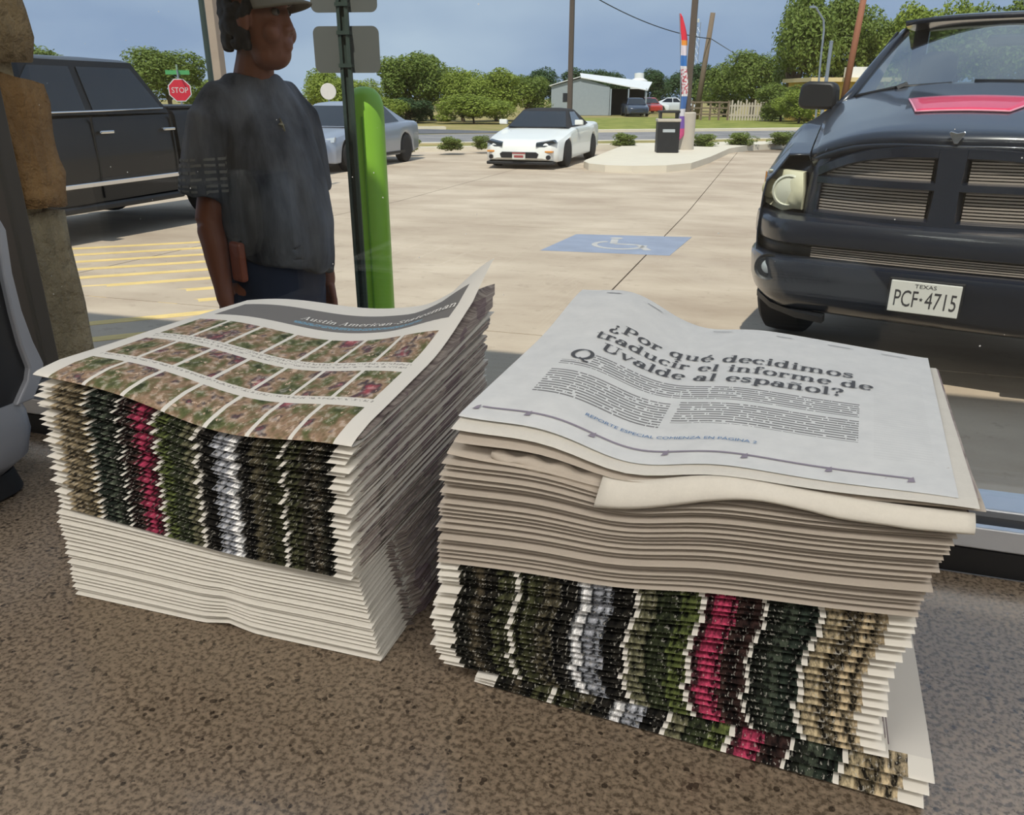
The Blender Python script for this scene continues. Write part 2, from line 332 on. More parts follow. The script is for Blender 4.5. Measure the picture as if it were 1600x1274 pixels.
M_ALU = plain('anodised_aluminium', (196, 200, 206), .32, .85, .05); M_BACKLIT = plain('backlit_dark_frame', (76, 68, 60), .45, .3, .08); M_GASKET = plain('black_rubber', (18, 18, 20), .6)  # jambs and head rail: backlit shade is put into the darker frame colour
M_CAB = plain('cabinet_laminate', (96, 78, 60), .5)
def mat_pane():
    n = N('window_glass'); t = n.t; v = n.coord('Object')
    tr = t.nodes.new('ShaderNodeBsdfTransparent'); tr.inputs[0].default_value = (.95, .97, .96, 1)
    gl = t.nodes.new('ShaderNodeBsdfGlossy'); gl.inputs['Roughness'].default_value = .0
    fr = t.nodes.new('ShaderNodeLayerWeight'); fw = n.math('ADD', .035, n.math('MULTIPLY', n.math('POWER', fr.outputs['Facing'], 5.0), .9))
    mx = t.nodes.new('ShaderNodeMixShader'); n.l(fw, mx.inputs[0]); n.l(tr.outputs[0], mx.inputs[1]); n.l(gl.outputs[0], mx.inputs[2])
    sp = n.voro(v, 46); rad = n.math('MULTIPLY', n.noise(v, 31, 1), .075)
    pick = n.math('GREATER_THAN', n.noise(v, 9, 2), .5)
    k = n.math('MULTIPLY', n.math('LESS_THAN', sp, n.math('SUBTRACT', rad, .008)), pick)
    k = n.math('MULTIPLY', k, .8)
    df = t.nodes.new('ShaderNodeBsdfDiffuse'); df.inputs[0].default_value = (.8, .8, .78, 1)
    m2 = t.nodes.new('ShaderNodeMixShader'); n.l(k, m2.inputs[0]); n.l(mx.outputs[0], m2.inputs[1]); n.l(df.outputs[0], m2.inputs[2])
    n.l(m2.outputs[0], n.out.inputs['Surface']); return n.m
M_PANE = mat_pane()
def mat_stone(name, c1, c2):
    n = N(name); v = n.coord('Object'); f = n.noise(v, 9, 6, .65); g = n.noise(v, 45, 4, .6)
    n.base(n.mix(n.math('MULTIPLY', g, .4), n.ramp(f, [(.3, s2l(c1)), (.65, s2l(c2))]), s2l((92, 70, 50)))); n.set(rough=.9, spec=.2); n.bump(g, .9, .02); return n.m
STONES = [mat_stone('stone_tan', (128, 104, 74), (176, 150, 112)), mat_stone('stone_rust', (128, 92, 56), (170, 128, 82)), mat_stone('stone_buff', (136, 120, 94), (178, 160, 128))]

# ================================================================ room shell
WX0, WX1, WZ0, WZ1, WY = -.925, 2.6, 1.0, 2.75, .80
struct(MB().box(-5, 5, -6, .86, -.12, 0).build('floor', M_FLOOR))
ce = struct(MB().box(-5, 5, -6, .86, 3.0, 3.12).build('ceiling', M_CEIL))
struct(MB().box(-5, 5, -6.15, -6, 0, 3).build('wall_back', M_WALL))
struct(MB().box(-5.15, -5, -6, .86, 0, 3).build('wall_left', M_WALL)); struct(MB().box(5, 5.15, -6, .86, 0, 3).build('wall_right', M_WALL))
struct(MB().box(-5, WX0 - .05, .74, .825, 0, 3).box(WX1 + .05, 5, .74, .86, 0, 3).box(WX0 - .05, WX1 + .05, .74, .86, 0, WZ0 - .03).box(WX0 - .05, WX1 + .05, .74, .86, WZ1 + .05, 3).build('wall_front', M_WALL))
# window
win = struct(bpy.data.objects.new('window_1', None)); link(win)
MB().box(WX0, WX1, .733, .742, 1.024, 1.046).build('sill_rail', M_ALU, win, bevel=.0015)
MB().box(WX0, WX1, .733, .766, .998, 1.023).box(WX0, WX1, .742, .766, 1.024, 1.042).build('gasket_and_shadow_gap', M_GASKET, win)  # lower box paints the shadow gap under the rail black
MB().box(WX0, WX1, .766, .812, .998, 1.05).build('outer_rail', M_ALU, win, bevel=.002)
MB().box(WX0 - .06, WX0, .735, .825, .97, WZ1).build('side_jamb', M_BACKLIT, win, bevel=.002)
MB().box(WX1, WX1 + .06, .735, .86, .97, WZ1).build('side_jamb', M_BACKLIT, win, bevel=.002)
MB().box(WX0, WX1, .735, .86, WZ1, WZ1 + .05).build('head_rail', M_BACKLIT, win, bevel=.002)
MB().box(WX0, WX1, WY - .004, WY + .004, 1.046, WZ1).build('pane', M_PANE, win)
# outside: stone-faced pier beside the window, unseen wall above, its height set for its shadow
pier = struct(MB().box(-2.6, -.952, .83, .872, -.01, 3.3).build('wall_outer', STONES[2]), 'stone veneer pier outside the window')
def stone(x0, x1, y0, y1, z0, z1, mat, seed):
    bm = bmesh.new(); bmesh.ops.create_cube(bm, size=1)
    bmesh.ops.subdivide_edges(bm, edges=bm.edges, cuts=7, use_grid_fill=True)
    cx, cy, cz = (x0 + x1) / 2, (y0 + y1) / 2, (z0 + z1) / 2
    for v in bm.verts:
        c = v.co; r = Vector((abs(c.x), abs(c.y), abs(c.z))) * 2; k = 1 - .025 * max(0, (r.x ** 8 + r.y ** 8 + r.z ** 8 - 1)) / 2
        p = Vector((cx + c.x * (x1 - x0) * k, cy + c.y * (y1 - y0) * k, cz + c.z * (z1 - z0) * k))
        nn = mnoise.noise_vector(p * 7 + Vector((seed, 0, 0))) * .02 + mnoise.noise_vector(p * 24 + Vector((0, seed, 0))) * .008
        v.co = p + nn
    me = bpy.data.meshes.new('stone'); bm.to_mesh(me); bm.free(); me.materials.append(mat)
    me.polygons.foreach_set('use_smooth', [True] * len(me.polygons)); o = bpy.data.objects.new('stone', me); return link(o, pier)
for i, (z0, z1, xe, ye, k) in enumerate([(-.01, .3, -.945, .92, 2), (.305, .62, -.94, .91, 0), (.625, .9, -.94, .92, 1), (.9, 1.262, -.94, .905, 2), (1.268, 1.44, -.936, .912, 1), (1.445, 1.72, -.935, .895, 0), (1.725, 2.0, -.94, .91, 2), (2.0, 2.4, -.94, .92, 1), (2.4, 2.8, -.94, .91, 0)]):
    stone(-1.5, xe, .828, ye, z0, z1, STONES[k], i * 3.1)
    stone(-2.1, -1.51, .874, ye + .03, z0 - .03 if i else z0, z1 - .04, STONES[(k + 1) % 3], i * 5.7 + 1)
struct(MB().box(-9, 9, .6, .99, 3.14, 5.3).box(-9, 9, -6.2, .6, 3.14, 3.3).build('wall_parapet', M_WALL), 'tall plain front wall and roof of the store')
# unseen ceiling lamps, added to light the counter and papers
M_DIFF = N('added_lamp_diffuser').set(rough=.5, emit=(1, .96, .9), estr=3).m; M_DIFF.node_tree.nodes['Principled BSDF'].inputs['Base Color'].default_value = (.9, .9, .9, 1)
M_WMET = plain('white_enamel', (232, 232, 230), .4)
LAMP_W = 21
lampn = ['over the counter', 'behind the counter end', 'middle of the shop', 'far side of the shop', 'left aisle', 'right aisle']
for i, (lx, ly) in enumerate([(-1.1, -.9), (1.1, -.9), (-1.1, -2.6), (1.1, -2.6), (-3.2, -1.6), (3.2, -1.6)]):
    t = thing('added_ceiling_lamp', 'added unseen ceiling light panel ' + lampn[i], 'lamp', (lx, ly, 3.0), 0, 'added ceiling light panels')
    MB().box(-.62, .62, -.32, -.3, -.05, 0).box(-.62, .62, .3, .32, -.05, 0).box(-.62, -.6, -.3, .3, -.05, 0).box(.6, .62, -.3, .3, -.05, 0).build('frame', M_WMET, t)
    MB().box(-.6, .6, -.3, .3, -.03, -.02).build('diffuser', M_DIFF, t)
    la = bpy.data.lights.new('added_lamp_light', 'AREA'); la.shape = 'RECTANGLE'; la.size = 1.18; la.size_y = .58; la.energy = LAMP_W; la.color = (1, .97, .93)
    lo = bpy.data.objects.new('added_lamp_light', la); link(lo, t); lo.location = (0, 0, -.055)
# counter
ct = thing('counter', 'dark brown speckled stone counter under the window', 'counter', (0, .4, 0))
MB().box(-3, 3, -.33, .331, .955, 1.0).build('worktop', M_COUNTER, ct, bevel=.004)
MB().box(-2.95, 2.95, -.27, .32, .1, .955).build('cabinet_base', M_CAB, ct)
MB().box(-2.95, 2.95, -.22, .32, 0, .1).build('plinth', M_GASKET, ct)
# ================================================================ machine at the left end of the counter
M_MB = plain('machine_black', (34, 35, 38), .35); M_MG = plain('machine_grey', (150, 154, 162), .35, .2); M_MW = plain('machine_white', (214, 212, 206), .4)
dv = thing('countertop_machine', 'grey and black countertop machine at the left end of the counter', 'machine', (-.80, .55, 1.0))
def rrect(x0, x1, y0, y1, z, r=.03, n=5):
    P = []
    for cx, cy, a in ((x1 - r, y1 - r, 0), (x0 + r, y1 - r, 90), (x0 + r, y0 + r, 180), (x1 - r, y0 + r, 270)):
        P += [(cx + r * math.cos(math.radians(a + 90 * k / n)), cy + r * math.sin(math.radians(a + 90 * k / n)), z) for k in range(n + 1)]
    return P
MB().loft([rrect(-.15, .04, -.12, .056, 0), rrect(-.15, .044, -.12, .06, .004), rrect(-.15, .04, -.12, .056, .028)]).build('rubber_foot', M_GASKET, dv, True, angle=40)
MB().loft([rrect(-.15, .04, -.12, .048, .028), rrect(-.15, .056, -.12, .066, .045), rrect(-.15, .06, -.12, .072, .07), rrect(-.15, .059, -.12, .072, .09), rrect(-.15, .058, -.12, .068, .106)]).build('base_shell', M_MG, dv, True, angle=50)
edge = [(.066, .104), (.084, .126), (.088, .138), (.081, .165), (.076, .2), (.075, .24), (.079, .283), (.075, .294), (.064, .298)]
MB().prism([(-.12, .104)] + edge + [(-.12, .298)], -.15, .055, 'x').build('body_panel', M_MB, dv, bevel=.003)
inner = [(y - lerp_tab(z, [(.106, .022), (.16, .016), (.2, .012), (.29, .009)]), min(z, .289)) for y, z in edge]
MB().loft([[(.062, y, z), (.062, yi, zi), (.053, yi, zi), (.053, y, z)] for (y, z), (yi, zi) in zip(edge, inner)]).build('rim_trim', M_MG, dv, bevel=.002)
MB().loft([[(.056 + r * .5 * math.cos(a * math.pi / 8), .022 + r * math.sin(a * math.pi / 8), z) for a in range(16)] for r, z in ((.008, .185), (.022, .19), (.032, .21), (.034, .25), (.032, .285), (.02, .305), (.006, .31))]).build('hopper_cover', M_MW, dv, True)
# ================================================================ newspapers
def sstep(x): x = max(0, min(1, x)); return x * x * (3 - 2 * x)
DEP = .262
def ZL(t, X, Y):
    u = (X + .55) / .29; v = (Y - .455) / .27; uc = min(1.05, max(-.05, u)); vc = min(1.05, max(-.05, v))
    z = (.212 * (1 - uc) + .194 * uc) * (1 - vc) + (.2 * (1 - uc) + .224 * uc) * vc
    z -= .012 * math.exp(-((u - .62) / .26) ** 2) * max(0, 1 - vc) ** 1.5
    z *= t
    z += .005 * math.exp(-((u - .56) / .05) ** 2) * max(0, 1 - t * 3.2) * max(0, 1 - vc * 2.2)          # dent near the counter
    z += .0012 * math.sin(u * 9 + t * 5) * t
    return 1.0 + z
def ZR(t, X, Y):
    u = (X + .195) / .31; v = (Y - .44) / .27; uc = min(1.05, max(-.05, u)); vc = min(1.05, max(-.05, v))
    z = (.212 * (1 - uc) + .209 * uc) * (1 - vc) + (.229 * (1 - uc) + .209 * uc) * vc
    t2 = t + .15 * uc * 4 * t * (1 - t) * (1 - .5 * vc)
    wave = .008 * math.exp(-((u - .2 - .06 * v) / .12) ** 2) * (.35 + vc) - .013 * math.exp(-((u - .42) / .13) ** 2) * (1.05 - .75 * vc) - .005 * math.exp(-((u - .5) / .1) ** 2) * vc ** 2
    z = z * t2 + wave * t ** 2.2 + .0016 * math.sin(u * 11 + t * 3) * t * (1 - vc)
    if t < .35: z -= .004 * math.sin(max(0, min(1, u)) * math.pi) * 4 * t * (.35 - t) / .1225 * .0
    return 1.0 + z
PROF = [(1.0, .97), (.75, .97), (.5, .97), (.28, .97), (.16, .945), (.075, .9)]
NOSE = [(.011, .87), (.006, .775), (.0025, .67), (.0006, .57), (0, .5), (.0006, .43), (.0025, .33), (.006, .225), (.011, .13)]
def newspaper(Z, t0, t1, cx, fy, Wd, rot=0, mat=None, extra=None, noses=1.0, thin=1.0, fine=False, slabs=3, notch=0, D=DEP, nx=26, seed=0, page_uv=False):
    """one folded paper between two levels of its stack; fold towards the room"""
    r = random.Random(seed); V = []; Fc = []; uv = []; mi = []; c, s = math.cos(rot), math.sin(rot)
    top = PROF if not fine else [(1 - .05 * k, .97) for k in range(19)] + [PROF[-1]]
    kt = lambda p, f: f if p > .1 else .5 + (f - .5) * (thin * .4 + .6)
    prof = [(p * D, kt(p, f)) for p, f in top] + [(y * noses, .5 + (f - .5) * thin) for y, f in NOSE] + [(p * D, 1 - kt(p, f)) for p, f in reversed(PROF)]
    def P(x, y, f):
        X = cx + c * x - s * y; Y = fy + s * x + c * y
        a, b = Z(t0, X, Y), Z(t1, X, Y); z = a + (b - a) * f
        if extra: z += extra((x / Wd + .5), y / D, f)
        return (X, min(Y, .7315), z)
    m = len(prof); ax = [0]
    for k in range(1, m): ax.append(ax[-1] + math.hypot(prof[k][0] - prof[k - 1][0], .002))
    for i in range(nx + 1):
        u = i / nx
        for k, (y, f) in enumerate(prof): V.append(P((u - .5) * Wd, y, f)); uv.append((u, 1 - y / D if False else (y / D if page_uv else ax[k] / .3)))
    for i in range(nx):
        for k in range(m - 1): Fc.append((i * m + k, i * m + k + 1, (i + 1) * m + k + 1, (i + 1) * m + k)); mi.append(0)
    fs = np.linspace(.1, .55 if fine else .9, slabs + 1); ny = 5
    for q in range(slabs):
        fa, fb = fs[q] + .02, fs[q + 1] - .02; xa = -Wd / 2 - r.uniform(-.002, .0012); xb = Wd / 2 + r.uniform(-.0025, .0015); yb = D - r.uniform(0, .004); b = len(V); mx = nx; ys = [.05 * D, .16 * D, .2 * D, .16 * D, .28 * D, .5 * D, .75 * D, yb]; ny = 7
        for i in range(mx + 1):
            for y in ys:
                x = xa if i == 0 else (xb + (notch * .4 if y > .17 * D else -notch)) if i == mx else (i / mx - .5) * Wd; kf = .5 if y < .1 * D else 1; V.append(P(x, y, .5 + (fa - .5) * kf)); V.append(P(x, y, .5 + (fb - .5) * kf)); uv += [(0, .9)] * 2
        w = 2 * (ny + 1); I = lambda i, j, k: b + i * w + 2 * j + k
        for i in range(mx):
            for j in range(ny):
                Fc.append((I(i, j, 1), I(i + 1, j, 1), I(i + 1, j + 1, 1), I(i, j + 1, 1))); Fc.append((I(i, j, 0), I(i, j + 1, 0), I(i + 1, j + 1, 0), I(i + 1, j, 0))); mi += [1, 1]
            Fc.append((I(i, 0, 0), I(i + 1, 0, 0), I(i + 1, 0, 1), I(i, 0, 1))); Fc.append((I(i, ny, 0), I(i, ny, 1), I(i + 1, ny, 1), I(i + 1, ny, 0))); mi += [1, 1]
        for i, fl in ((0, 0), (mx, 1)):
            for j in range(ny): Fc.append((I(i, j, 0), I(i, j, 1), I(i, j + 1, 1), I(i, j + 1, 0))); mi.append(1)
    o = mesh('newspaper', V, Fc, None, None, True, uv, [mat or M_PAPER, M_EDGE], mi); fixn(o); o.data.set_sharp_from_angle(angle=math.radians(50))
    return o, P
def cum(n, t0, t1, r, var=.18):
    w = [r.uniform(1 - var, 1 + var) for _ in range(n)]; S = sum(w); ts = [t0]
    for x in w: ts.append(ts[-1] + x / S * (t1 - t0))
    return ts
def lay(P, D, V, Fc, u0, v0, sx, name, mat, parent, Wd, lift=.0009, shear=0, slope=0):
    """print lettering (unit-height outlines) on the top face of a page"""
    out = []
    for p in V:
        x, y = p[0] * sx, p[1] * sx; uu = u0 + (x + shear * y) / Wd; vv = v0 + y / D + slope * x / D
        q = P((uu - .5) * Wd, vv * D, .97); out.append((q[0], q[1], q[2] + lift))
    return mesh(name, out, Fc, mat, parent)
r = random.Random(3)
# ---- left stack: 20 plain papers below, 23 printed folds above, front page on top
NLL, NLU = 20, 23
ts = cum(NLL, 0, .385, r)
for i in range(NLL):
    k = NLL - 1 - i; f = i / NLL
    cx = -.398 - .012 * f + r.gauss(0, .0006); o, _ = newspaper(ZL, ts[i], ts[i + 1], cx, .452 + .004 * f + r.gauss(0, .0007), .296 - .012 * f, r.gauss(0, .003), M_PAPER, noses=.6, seed=i, notch=.012 + r.uniform(-.002, .002))
    tag(o, f'plain white folded newspaper, {ORD[i] if i else "lowest"}{" up from the counter" if i else ", on the counter,"} in the left stack', 'newspaper', 'plain papers in the left stack')
ts = cum(NLU, .385, .945, r)
for i in range(NLU):
    f = i / NLU; k = NLU - i
    o, _ = newspaper(ZL, ts[i], ts[i + 1], -.407 + .006 * f + r.gauss(0, .0012) + (-.004 if i in (9, 18, 20) else 0), .45 + r.gauss(0, .0014) + .002 * f, .284, -.045 + r.gauss(0, .004), M_FOLD, noses=1.25, thin=.68, seed=50 + i)
    tag(o, f'newspaper with photo-printed fold, {ORD[k]} from the top of the left stack', 'newspaper', 'printed folds in the left stack')
def curl(u, v, f):
    k = sstep((u - .72) / .32) * sstep((v - .45) / .6); return (.004 + .026 * f) * k + .014 * f * max(0, u - .85) / .15 * max(0, v - .8) / .2 + .004 * f * math.sin(u * 7 + 1) * sstep(v * 1.3)
topL, PL = newspaper(ZL, .945, 1.0, -.399, .4495, .288, -.05, M_FRONT, curl, noses=1.6, fine=True, slabs=2, D=.266, nx=40, seed=99)
tag(topL, 'top newspaper of the left stack, rows of portrait photos under a grey masthead, curled corner', 'newspaper', 'printed folds in the left stack')
tv, tf, tw = serif_text('Austin American-Statesman', .0)
lay(PL, .266, tv, tf, .37, .785, .0128, 'masthead_lettering', M_WINK, topL, .288, shear=.05)
# ---- right stack
NRL, NRU = 22, 20
ts = cum(NRL, 0, .48, r)
for i in range(NRL):
    f = i / NRL; rot = -.02 + r.gauss(0, .004); cx = -.048 + .008 * math.sin(f * 9) * .5 + r.gauss(0, .001); fy = .442 + r.gauss(0, .0015); wd = .303
    if i < 3: cx, rot, fy = -.022 + .002 * i, -.085 + .02 * i, .438
    elif i < 6: cx, rot = -.044 - .003 * (i - 3), -.03
    elif i < 8: cx -= .006
    o, _ = newspaper(ZR, ts[i], ts[i + 1], cx, fy, wd, rot, M_FOLDT, noses=1.25, thin=.7, seed=150 + i, D=.262)
    tag(o, f'newspaper with photo-printed fold, {ORD[i] if i else "lowest"}{" up from the counter" if i else ", on the counter,"} in the right stack', 'newspaper', 'printed folds in the right stack')
ts = cum(NRU, .48, .86, r)
for i in range(NRU):
    f = i / NRU; k = NRU - i + 3
    o, _ = newspaper(ZR, ts[i], ts[i + 1], -.047 + .012 * f + r.gauss(0, .001), .440 + r.gauss(0, .0012), .303 + .006 * f, -.04 + r.gauss(0, .003), M_PAPERG, noses=1.0, thin=.62, seed=220 + i)
    tag(o, f'plain grey folded newspaper, {ORD[k]} from the top of the right stack', 'newspaper', 'plain papers in the right stack')
# loose papers on top
o4, P4 = newspaper(ZR, .86, .905, -.034, .441, .308, -.05, M_PAPERG, lambda u, v, f: -.003 * math.sin(u * 8) * (1 - v), noses=1.4, seed=301)
tag(o4, 'newspaper with a bent front flap, fourth from the top of the right stack', 'newspaper', 'loose papers on the right stack')
def flap(a, b):
    u = .345 + .66 * a; top = P4((u - .5) * .308, .004, .95); drop = lerp_tab(a, [(0, .019), (.12, .0175), (.3, .013), (.6, .009), (.85, .012), (1, .008)])
    y = top[1] - .007 * math.sin(b * math.pi * .6) - .003; return (top[0] - .004 * b * (a < .02), y, top[2] + .004 - drop * b + .0012 * math.sin(a * 17) * b)
MB().grid(flap, 30, 6).build('bent_flap', M_PAPER, o4, True, solid=.0007)
def flap2(a, b):
    u = .1 + .26 * a; top = P4((u - .5) * .308, .006, .9); return (top[0], top[1] - .004 * math.sin(b * 2.2), top[2] + .002 - (.004 + .011 * a) * b + .0016 * math.sin(a * 23 + b * 3))
MB().grid(flap2, 20, 6).build('crumpled_flap', M_PAPERG, o4, True, solid=.0007)
o3, _ = newspaper(ZR, .915, .945, -.028, .4405, .309, -.045, M_PAPERG, noses=1.3, slabs=2, seed=302); tag(o3, 'loose newspaper, third from the top of the right stack', 'newspaper', 'loose papers on the right stack')
o2, _ = newspaper(ZR, .948, .972, -.032, .4415, .309, -.075, M_PAPER, noses=1.3, slabs=2, seed=303); tag(o2, 'loose newspaper, second from the top of the right stack', 'newspaper', 'loose papers on the right stack')
WR, DR = .300, .268
o1, PR = newspaper(ZR, .974, 1.0, -.036, .452, WR, -.088, M_TEXT, lambda u, v, f: .004 * f * sstep((v - .6) / .4) * (1 - u) - .003 * f * (1 - v) + .006 * f * sstep((v - .5) / .5) * max(0, 1 - u / .3), noses=.6, fine=True, slabs=2, D=DR, nx=60, seed=304, page_uv=True)
tag(o1, 'top newspaper of the right stack, white page with large Spanish headline', 'newspaper', 'loose papers on the right stack')
for i, (txt, u0, u1, v) in enumerate([('\u00bfPor qu\u00e9 decidimos', .175, .815, .675), ('traducir el informe de', .15, .86, .595), ('Uvalde al espa\u00f1ol?', .188, .795, .515)]):
    V_, F_, w_ = serif_text(txt); lay(PR, DR, V_, F_, u0, v, (u1 - u0) * WR / w_, 'headline', M_INK, o1, WR)
V_, F_, w_ = serif_text('Q'); lay(PR, DR, V_, F_, .125, .425, .026, 'drop_capital', M_INK, o1, WR)
V_, F_ = sans_text('REPORTE ESPECIAL COMIENZA EN P\u00c1GINA 2', 'LEFT'); w_ = max(p[0] for p in V_)
lay(PR, DR, V_, F_, .26, .125, .375 * WR / w_, 'special_report_line', M_BLUEINK, o1, WR)
rv = []; rf = []
for i in range(61):
    u = .035 + .89 * i / 60
    for dv_ in (.058, .0655): q = PR((u - .5) * WR, dv_ * DR, .97); rv.append((q[0], q[1], q[2] + .0005))
rf = [(2 * i, 2 * i + 2, 2 * i + 3, 2 * i + 1) for i in range(60)]
for uu in (.025, .15, .3, .46, .62, .78, .925):
    b = len(rv)
    for du, dv_ in ((-.008, .04), (.006, .045), (.004, .07), (-.004, .06)): q = PR((uu + du - .5) * WR, dv_ * DR, .97); rv.append((q[0], q[1], q[2] + .0006))
    rf.append((b, b + 1, b + 2, b + 3))
mesh('footer_rule', rv, rf, M_RULE, o1)
for uu, w0, vv in ((.09, .05, .955), (.22, .05, .955), (.42, .06, .96), (.6, .05, .95), (.74, .07, .95), (.88, .07, .95)):
    b = []; 
    for du, dv_ in ((0, 0), (w0, 0), (w0 * .8, .004), (0, .004)): q = PR((uu + du - .5) * WR, (vv + dv_) * DR, .97); b.append((q[0], q[1], q[2] + .0008))
    mesh('page_head_type', b, [(0, 1, 2, 3)], M_INKP, o1)
# ================================================================ outdoors: ground
LOT = -.16
def mat_concrete():
    n = N('concrete'); v = n.n('NewGeometry').outputs['Position']
    a = n.noise(v, .55, 5, .6); b = n.noise(v, 7, 5, .65); st = n.noise(v, 90, 3, .6)
    m = n.n('Mapping'); m.inputs['Scale'].default_value = (.5, 1.1, 1); n.l(v, m.inputs[0]); tr = n.noise(m.outputs[0], 1.3, 4, .6)
    c = n.ramp(n.math('ADD', n.math('MULTIPLY', a, .5), n.math('MULTIPLY', tr, .5)), [(.36, s2l((172, 153, 134))), (.62, s2l((208, 191, 170)))])
    c = n.mix(n.math('MULTIPLY', n.math('GREATER_THAN', b, .62), .25), c, s2l((142, 126, 108)))
    oi = n.n('ObjectInfo'); c = n.mix(n.math('MULTIPLY', oi.outputs['Random'], .12), c, s2l((170, 154, 134)))
    n.base(n.mix(n.math('MULTIPLY', st, .18), c, s2l((150, 136, 118)))); n.set(rough=.85, spec=.25); n.bump(st, .15, .004); return n.m
M_CONC = mat_concrete(); M_CURB = plain('curb_concrete', (214, 204, 186), .85, var=.08, scale=3); M_JOINT = plain('joint_sealant', (134, 118, 100), .9)
def mat_world_noise(name, c1, c2, sc, rough=.9):
    n = N(name); v = n.n('NewGeometry').outputs['Position']; f = n.noise(v, sc, 5, .65); n.base(n.ramp(f, [(.35, s2l(c1)), (.65, s2l(c2))])); n.set(rough=rough, spec=.2); return n.m
M_ASPH = mat_world_noise('asphalt', (122, 120, 122), (146, 143, 142), .8); M_ASPHD = mat_world_noise('asphalt_dark', (92, 93, 98), (112, 112, 116), .8)
M_GRASS = mat_world_noise('grass', (108, 118, 50), (150, 150, 78), 1.2); M_FIELD = mat_world_noise('dry_field', (126, 124, 70), (170, 150, 104), .5)
lot = struct(MB().grid(lambda a, b: (-60 + 120 * a, .84 + (34 - .84) * b, gz(.84 + (34 - .84) * b) - .02), 2, 60).build('ground', M_JOINT), 'concrete forecourt and parking lot')
XJ = [-60, -45, -33, -24, -19.2, -14.7, -10.2, -5.7, -1.15, 3.4, 8, 12.5, 18, 26, 40, 60]; YJ = [.84, 4.75, 9.7, 14.6, 19.6, 26]
for i in range(len(XJ) - 1):
    for j in range(len(YJ) - 1):
        x0, x1, y0, y1 = XJ[i] + .007, XJ[i + 1] - .007, YJ[j] + .007, YJ[j + 1] - .007
        ys = sorted({y0, y1, *[y for y in (4.6, 12) if y0 < y < y1]}); b = MB()
        b.loft([[(x0, y, gz(y) - .02), (x1, y, gz(y) - .02), (x1, y, gz(y)), (x0, y, gz(y))] for y in ys]); b.build('slab', M_CONC, lot)
# land beyond, road, kerbs
struct(MB().box(-260, 260, 25.9, 420, -.6, LOT - .025).build('ground', M_FIELD), 'field beyond the road')
def poly(name, pts, z0, z1, mat, lab=None):
    o = MB().prism([(p[0], p[1]) for p in pts], z0, z1, 'z').build(name, mat); return struct(o, lab)
def g(px, py): q = on(px, py, LOT); return (q.x, q.y)
D31 = (math.cos(math.radians(31)), math.sin(math.radians(31))); E0 = (-9.8, 23.6)
def E(s, n): return (E0[0] + s * D31[0] - n * D31[1], E0[1] + s * D31[1] + n * D31[0])
# kerbed planting strip along the road
poly('kerb_strip', [E(-60, 0), E(60, 0), E(60, .35), E(-60, .35)], LOT - .05, LOT + .13, M_CURB, 'pale concrete kerb at the far edge of the lot')
poly('planting_strip', [E(-60, .35), E(60, .35), E(60, 2.6), E(-60, 2.6)], LOT - .05, LOT + .1, M_FIELD, 'grass strip along the road')
poly('kerb_strip', [E(-60, 2.6), E(60, 2.6), E(60, 2.95), E(-60, 2.95)], LOT - .05, LOT + .12, M_CURB, 'pale roadside kerb behind the round shrubs')
poly('road', [E(-60, 2.95), E(60, 2.95), E(60, 12), E(-60, 11)], LOT - .05, LOT + .004, M_ASPH, 'grey asphalt road')
poly('road', [E(-60, 12.2), E(7, 12.6), E(2, 17.5), E(-60, 22)], LOT - .05, LOT + .003, M_ASPHD, 'darker side street')
poly('kerb_strip', [E(5, 12), E(60, 12), E(60, 12.6), E(5, 12.6)], LOT - .05, LOT + .1, M_CURB, 'far kerb of the road')
poly('kerb_strip', [E(-40, 22.2), E(3, 17.6), E(3, 18.3), E(-40, 23)], LOT - .05, LOT + .1, M_CURB, 'kerb of the side street')
poly('verge', [E(9, 12.6), E(70, 12.6), E(70, 42), E(16, 36)], LOT - .05, LOT + .02, M_GRASS, 'bright green verge across the road')
# island with the lamp post
isl = [(-4.35, 19.6), (-4.3, 19.1), (-4.05, 18.5), (-3.6, 18.15), (-3.0, 18.1), (-2.3, 18.5), (-1.85, 19.3), (-1.6, 21.5), (-1.35, 25.2), (-.9, 27.0), (.4, 28.9), (.4, 30.2), E(4, .2), (-4.6, 26.4)]
poly('curb_island', isl, LOT - .05, LOT + .15, M_CURB, 'kerbed concrete island in the lot')
# paint
M_YEL = plain('yellow_paint', (226, 196, 128), .8, var=.25, scale=9); M_BLUP = plain('blue_paint', (142, 150, 168), .8, var=.2, scale=5); M_WHTP = plain('white_paint', (184, 180, 176), .8, var=.2, scale=8)
def quad_on(name, pts, mat, parent=None, lift=.003, label=None):
    V = [(x, y, gz(y) + lift) for x, y in pts]; n = len(V)
    o = mesh(name, V + [(x, y, z - .004) for x, y, z in V], [tuple(range(n)), tuple(range(2 * n - 1, n - 1, -1))] + [(i, (i + 1) % n, n + (i + 1) % n, n + i) for i in range(n)], mat, parent); return fixn(o)
hatch = thing('hatched_aisle', 'yellow diagonal hatching painted on the concrete behind the standing man', 'road marking', (0, 0, 0))
dh = (.745, .667); nh = (-.667, .745)
for k in range(11):
    c0 = (-4.1 + nh[0] * .43 * (k - 2), 4.25 + nh[1] * .43 * (k - 2)); a, b, w = -1.3, 1.0, .055
    b = lerp_tab(k, [(0, .35), (4, 1.0), (10, 1.5)])
    quad_on('stripe', [(c0[0] + dh[0] * s_ + nh[0] * w_, c0[1] + dh[1] * s_ + nh[1] * w_) for s_, w_ in ((a, -w), (b, -w), (b, w), (a, w))], M_YEL, hatch)
sym = thing('accessible_parking_symbol', 'faded blue square with white wheelchair symbol painted on the concrete', 'road marking', (0, 0, 0))
quad_on('blue_square', [(-2.23, 8.0), (-.92, 8.12), (-.84, 9.5), (-2.15, 9.28)], M_BLUP, sym)
cxs, cys = -1.52, 8.72
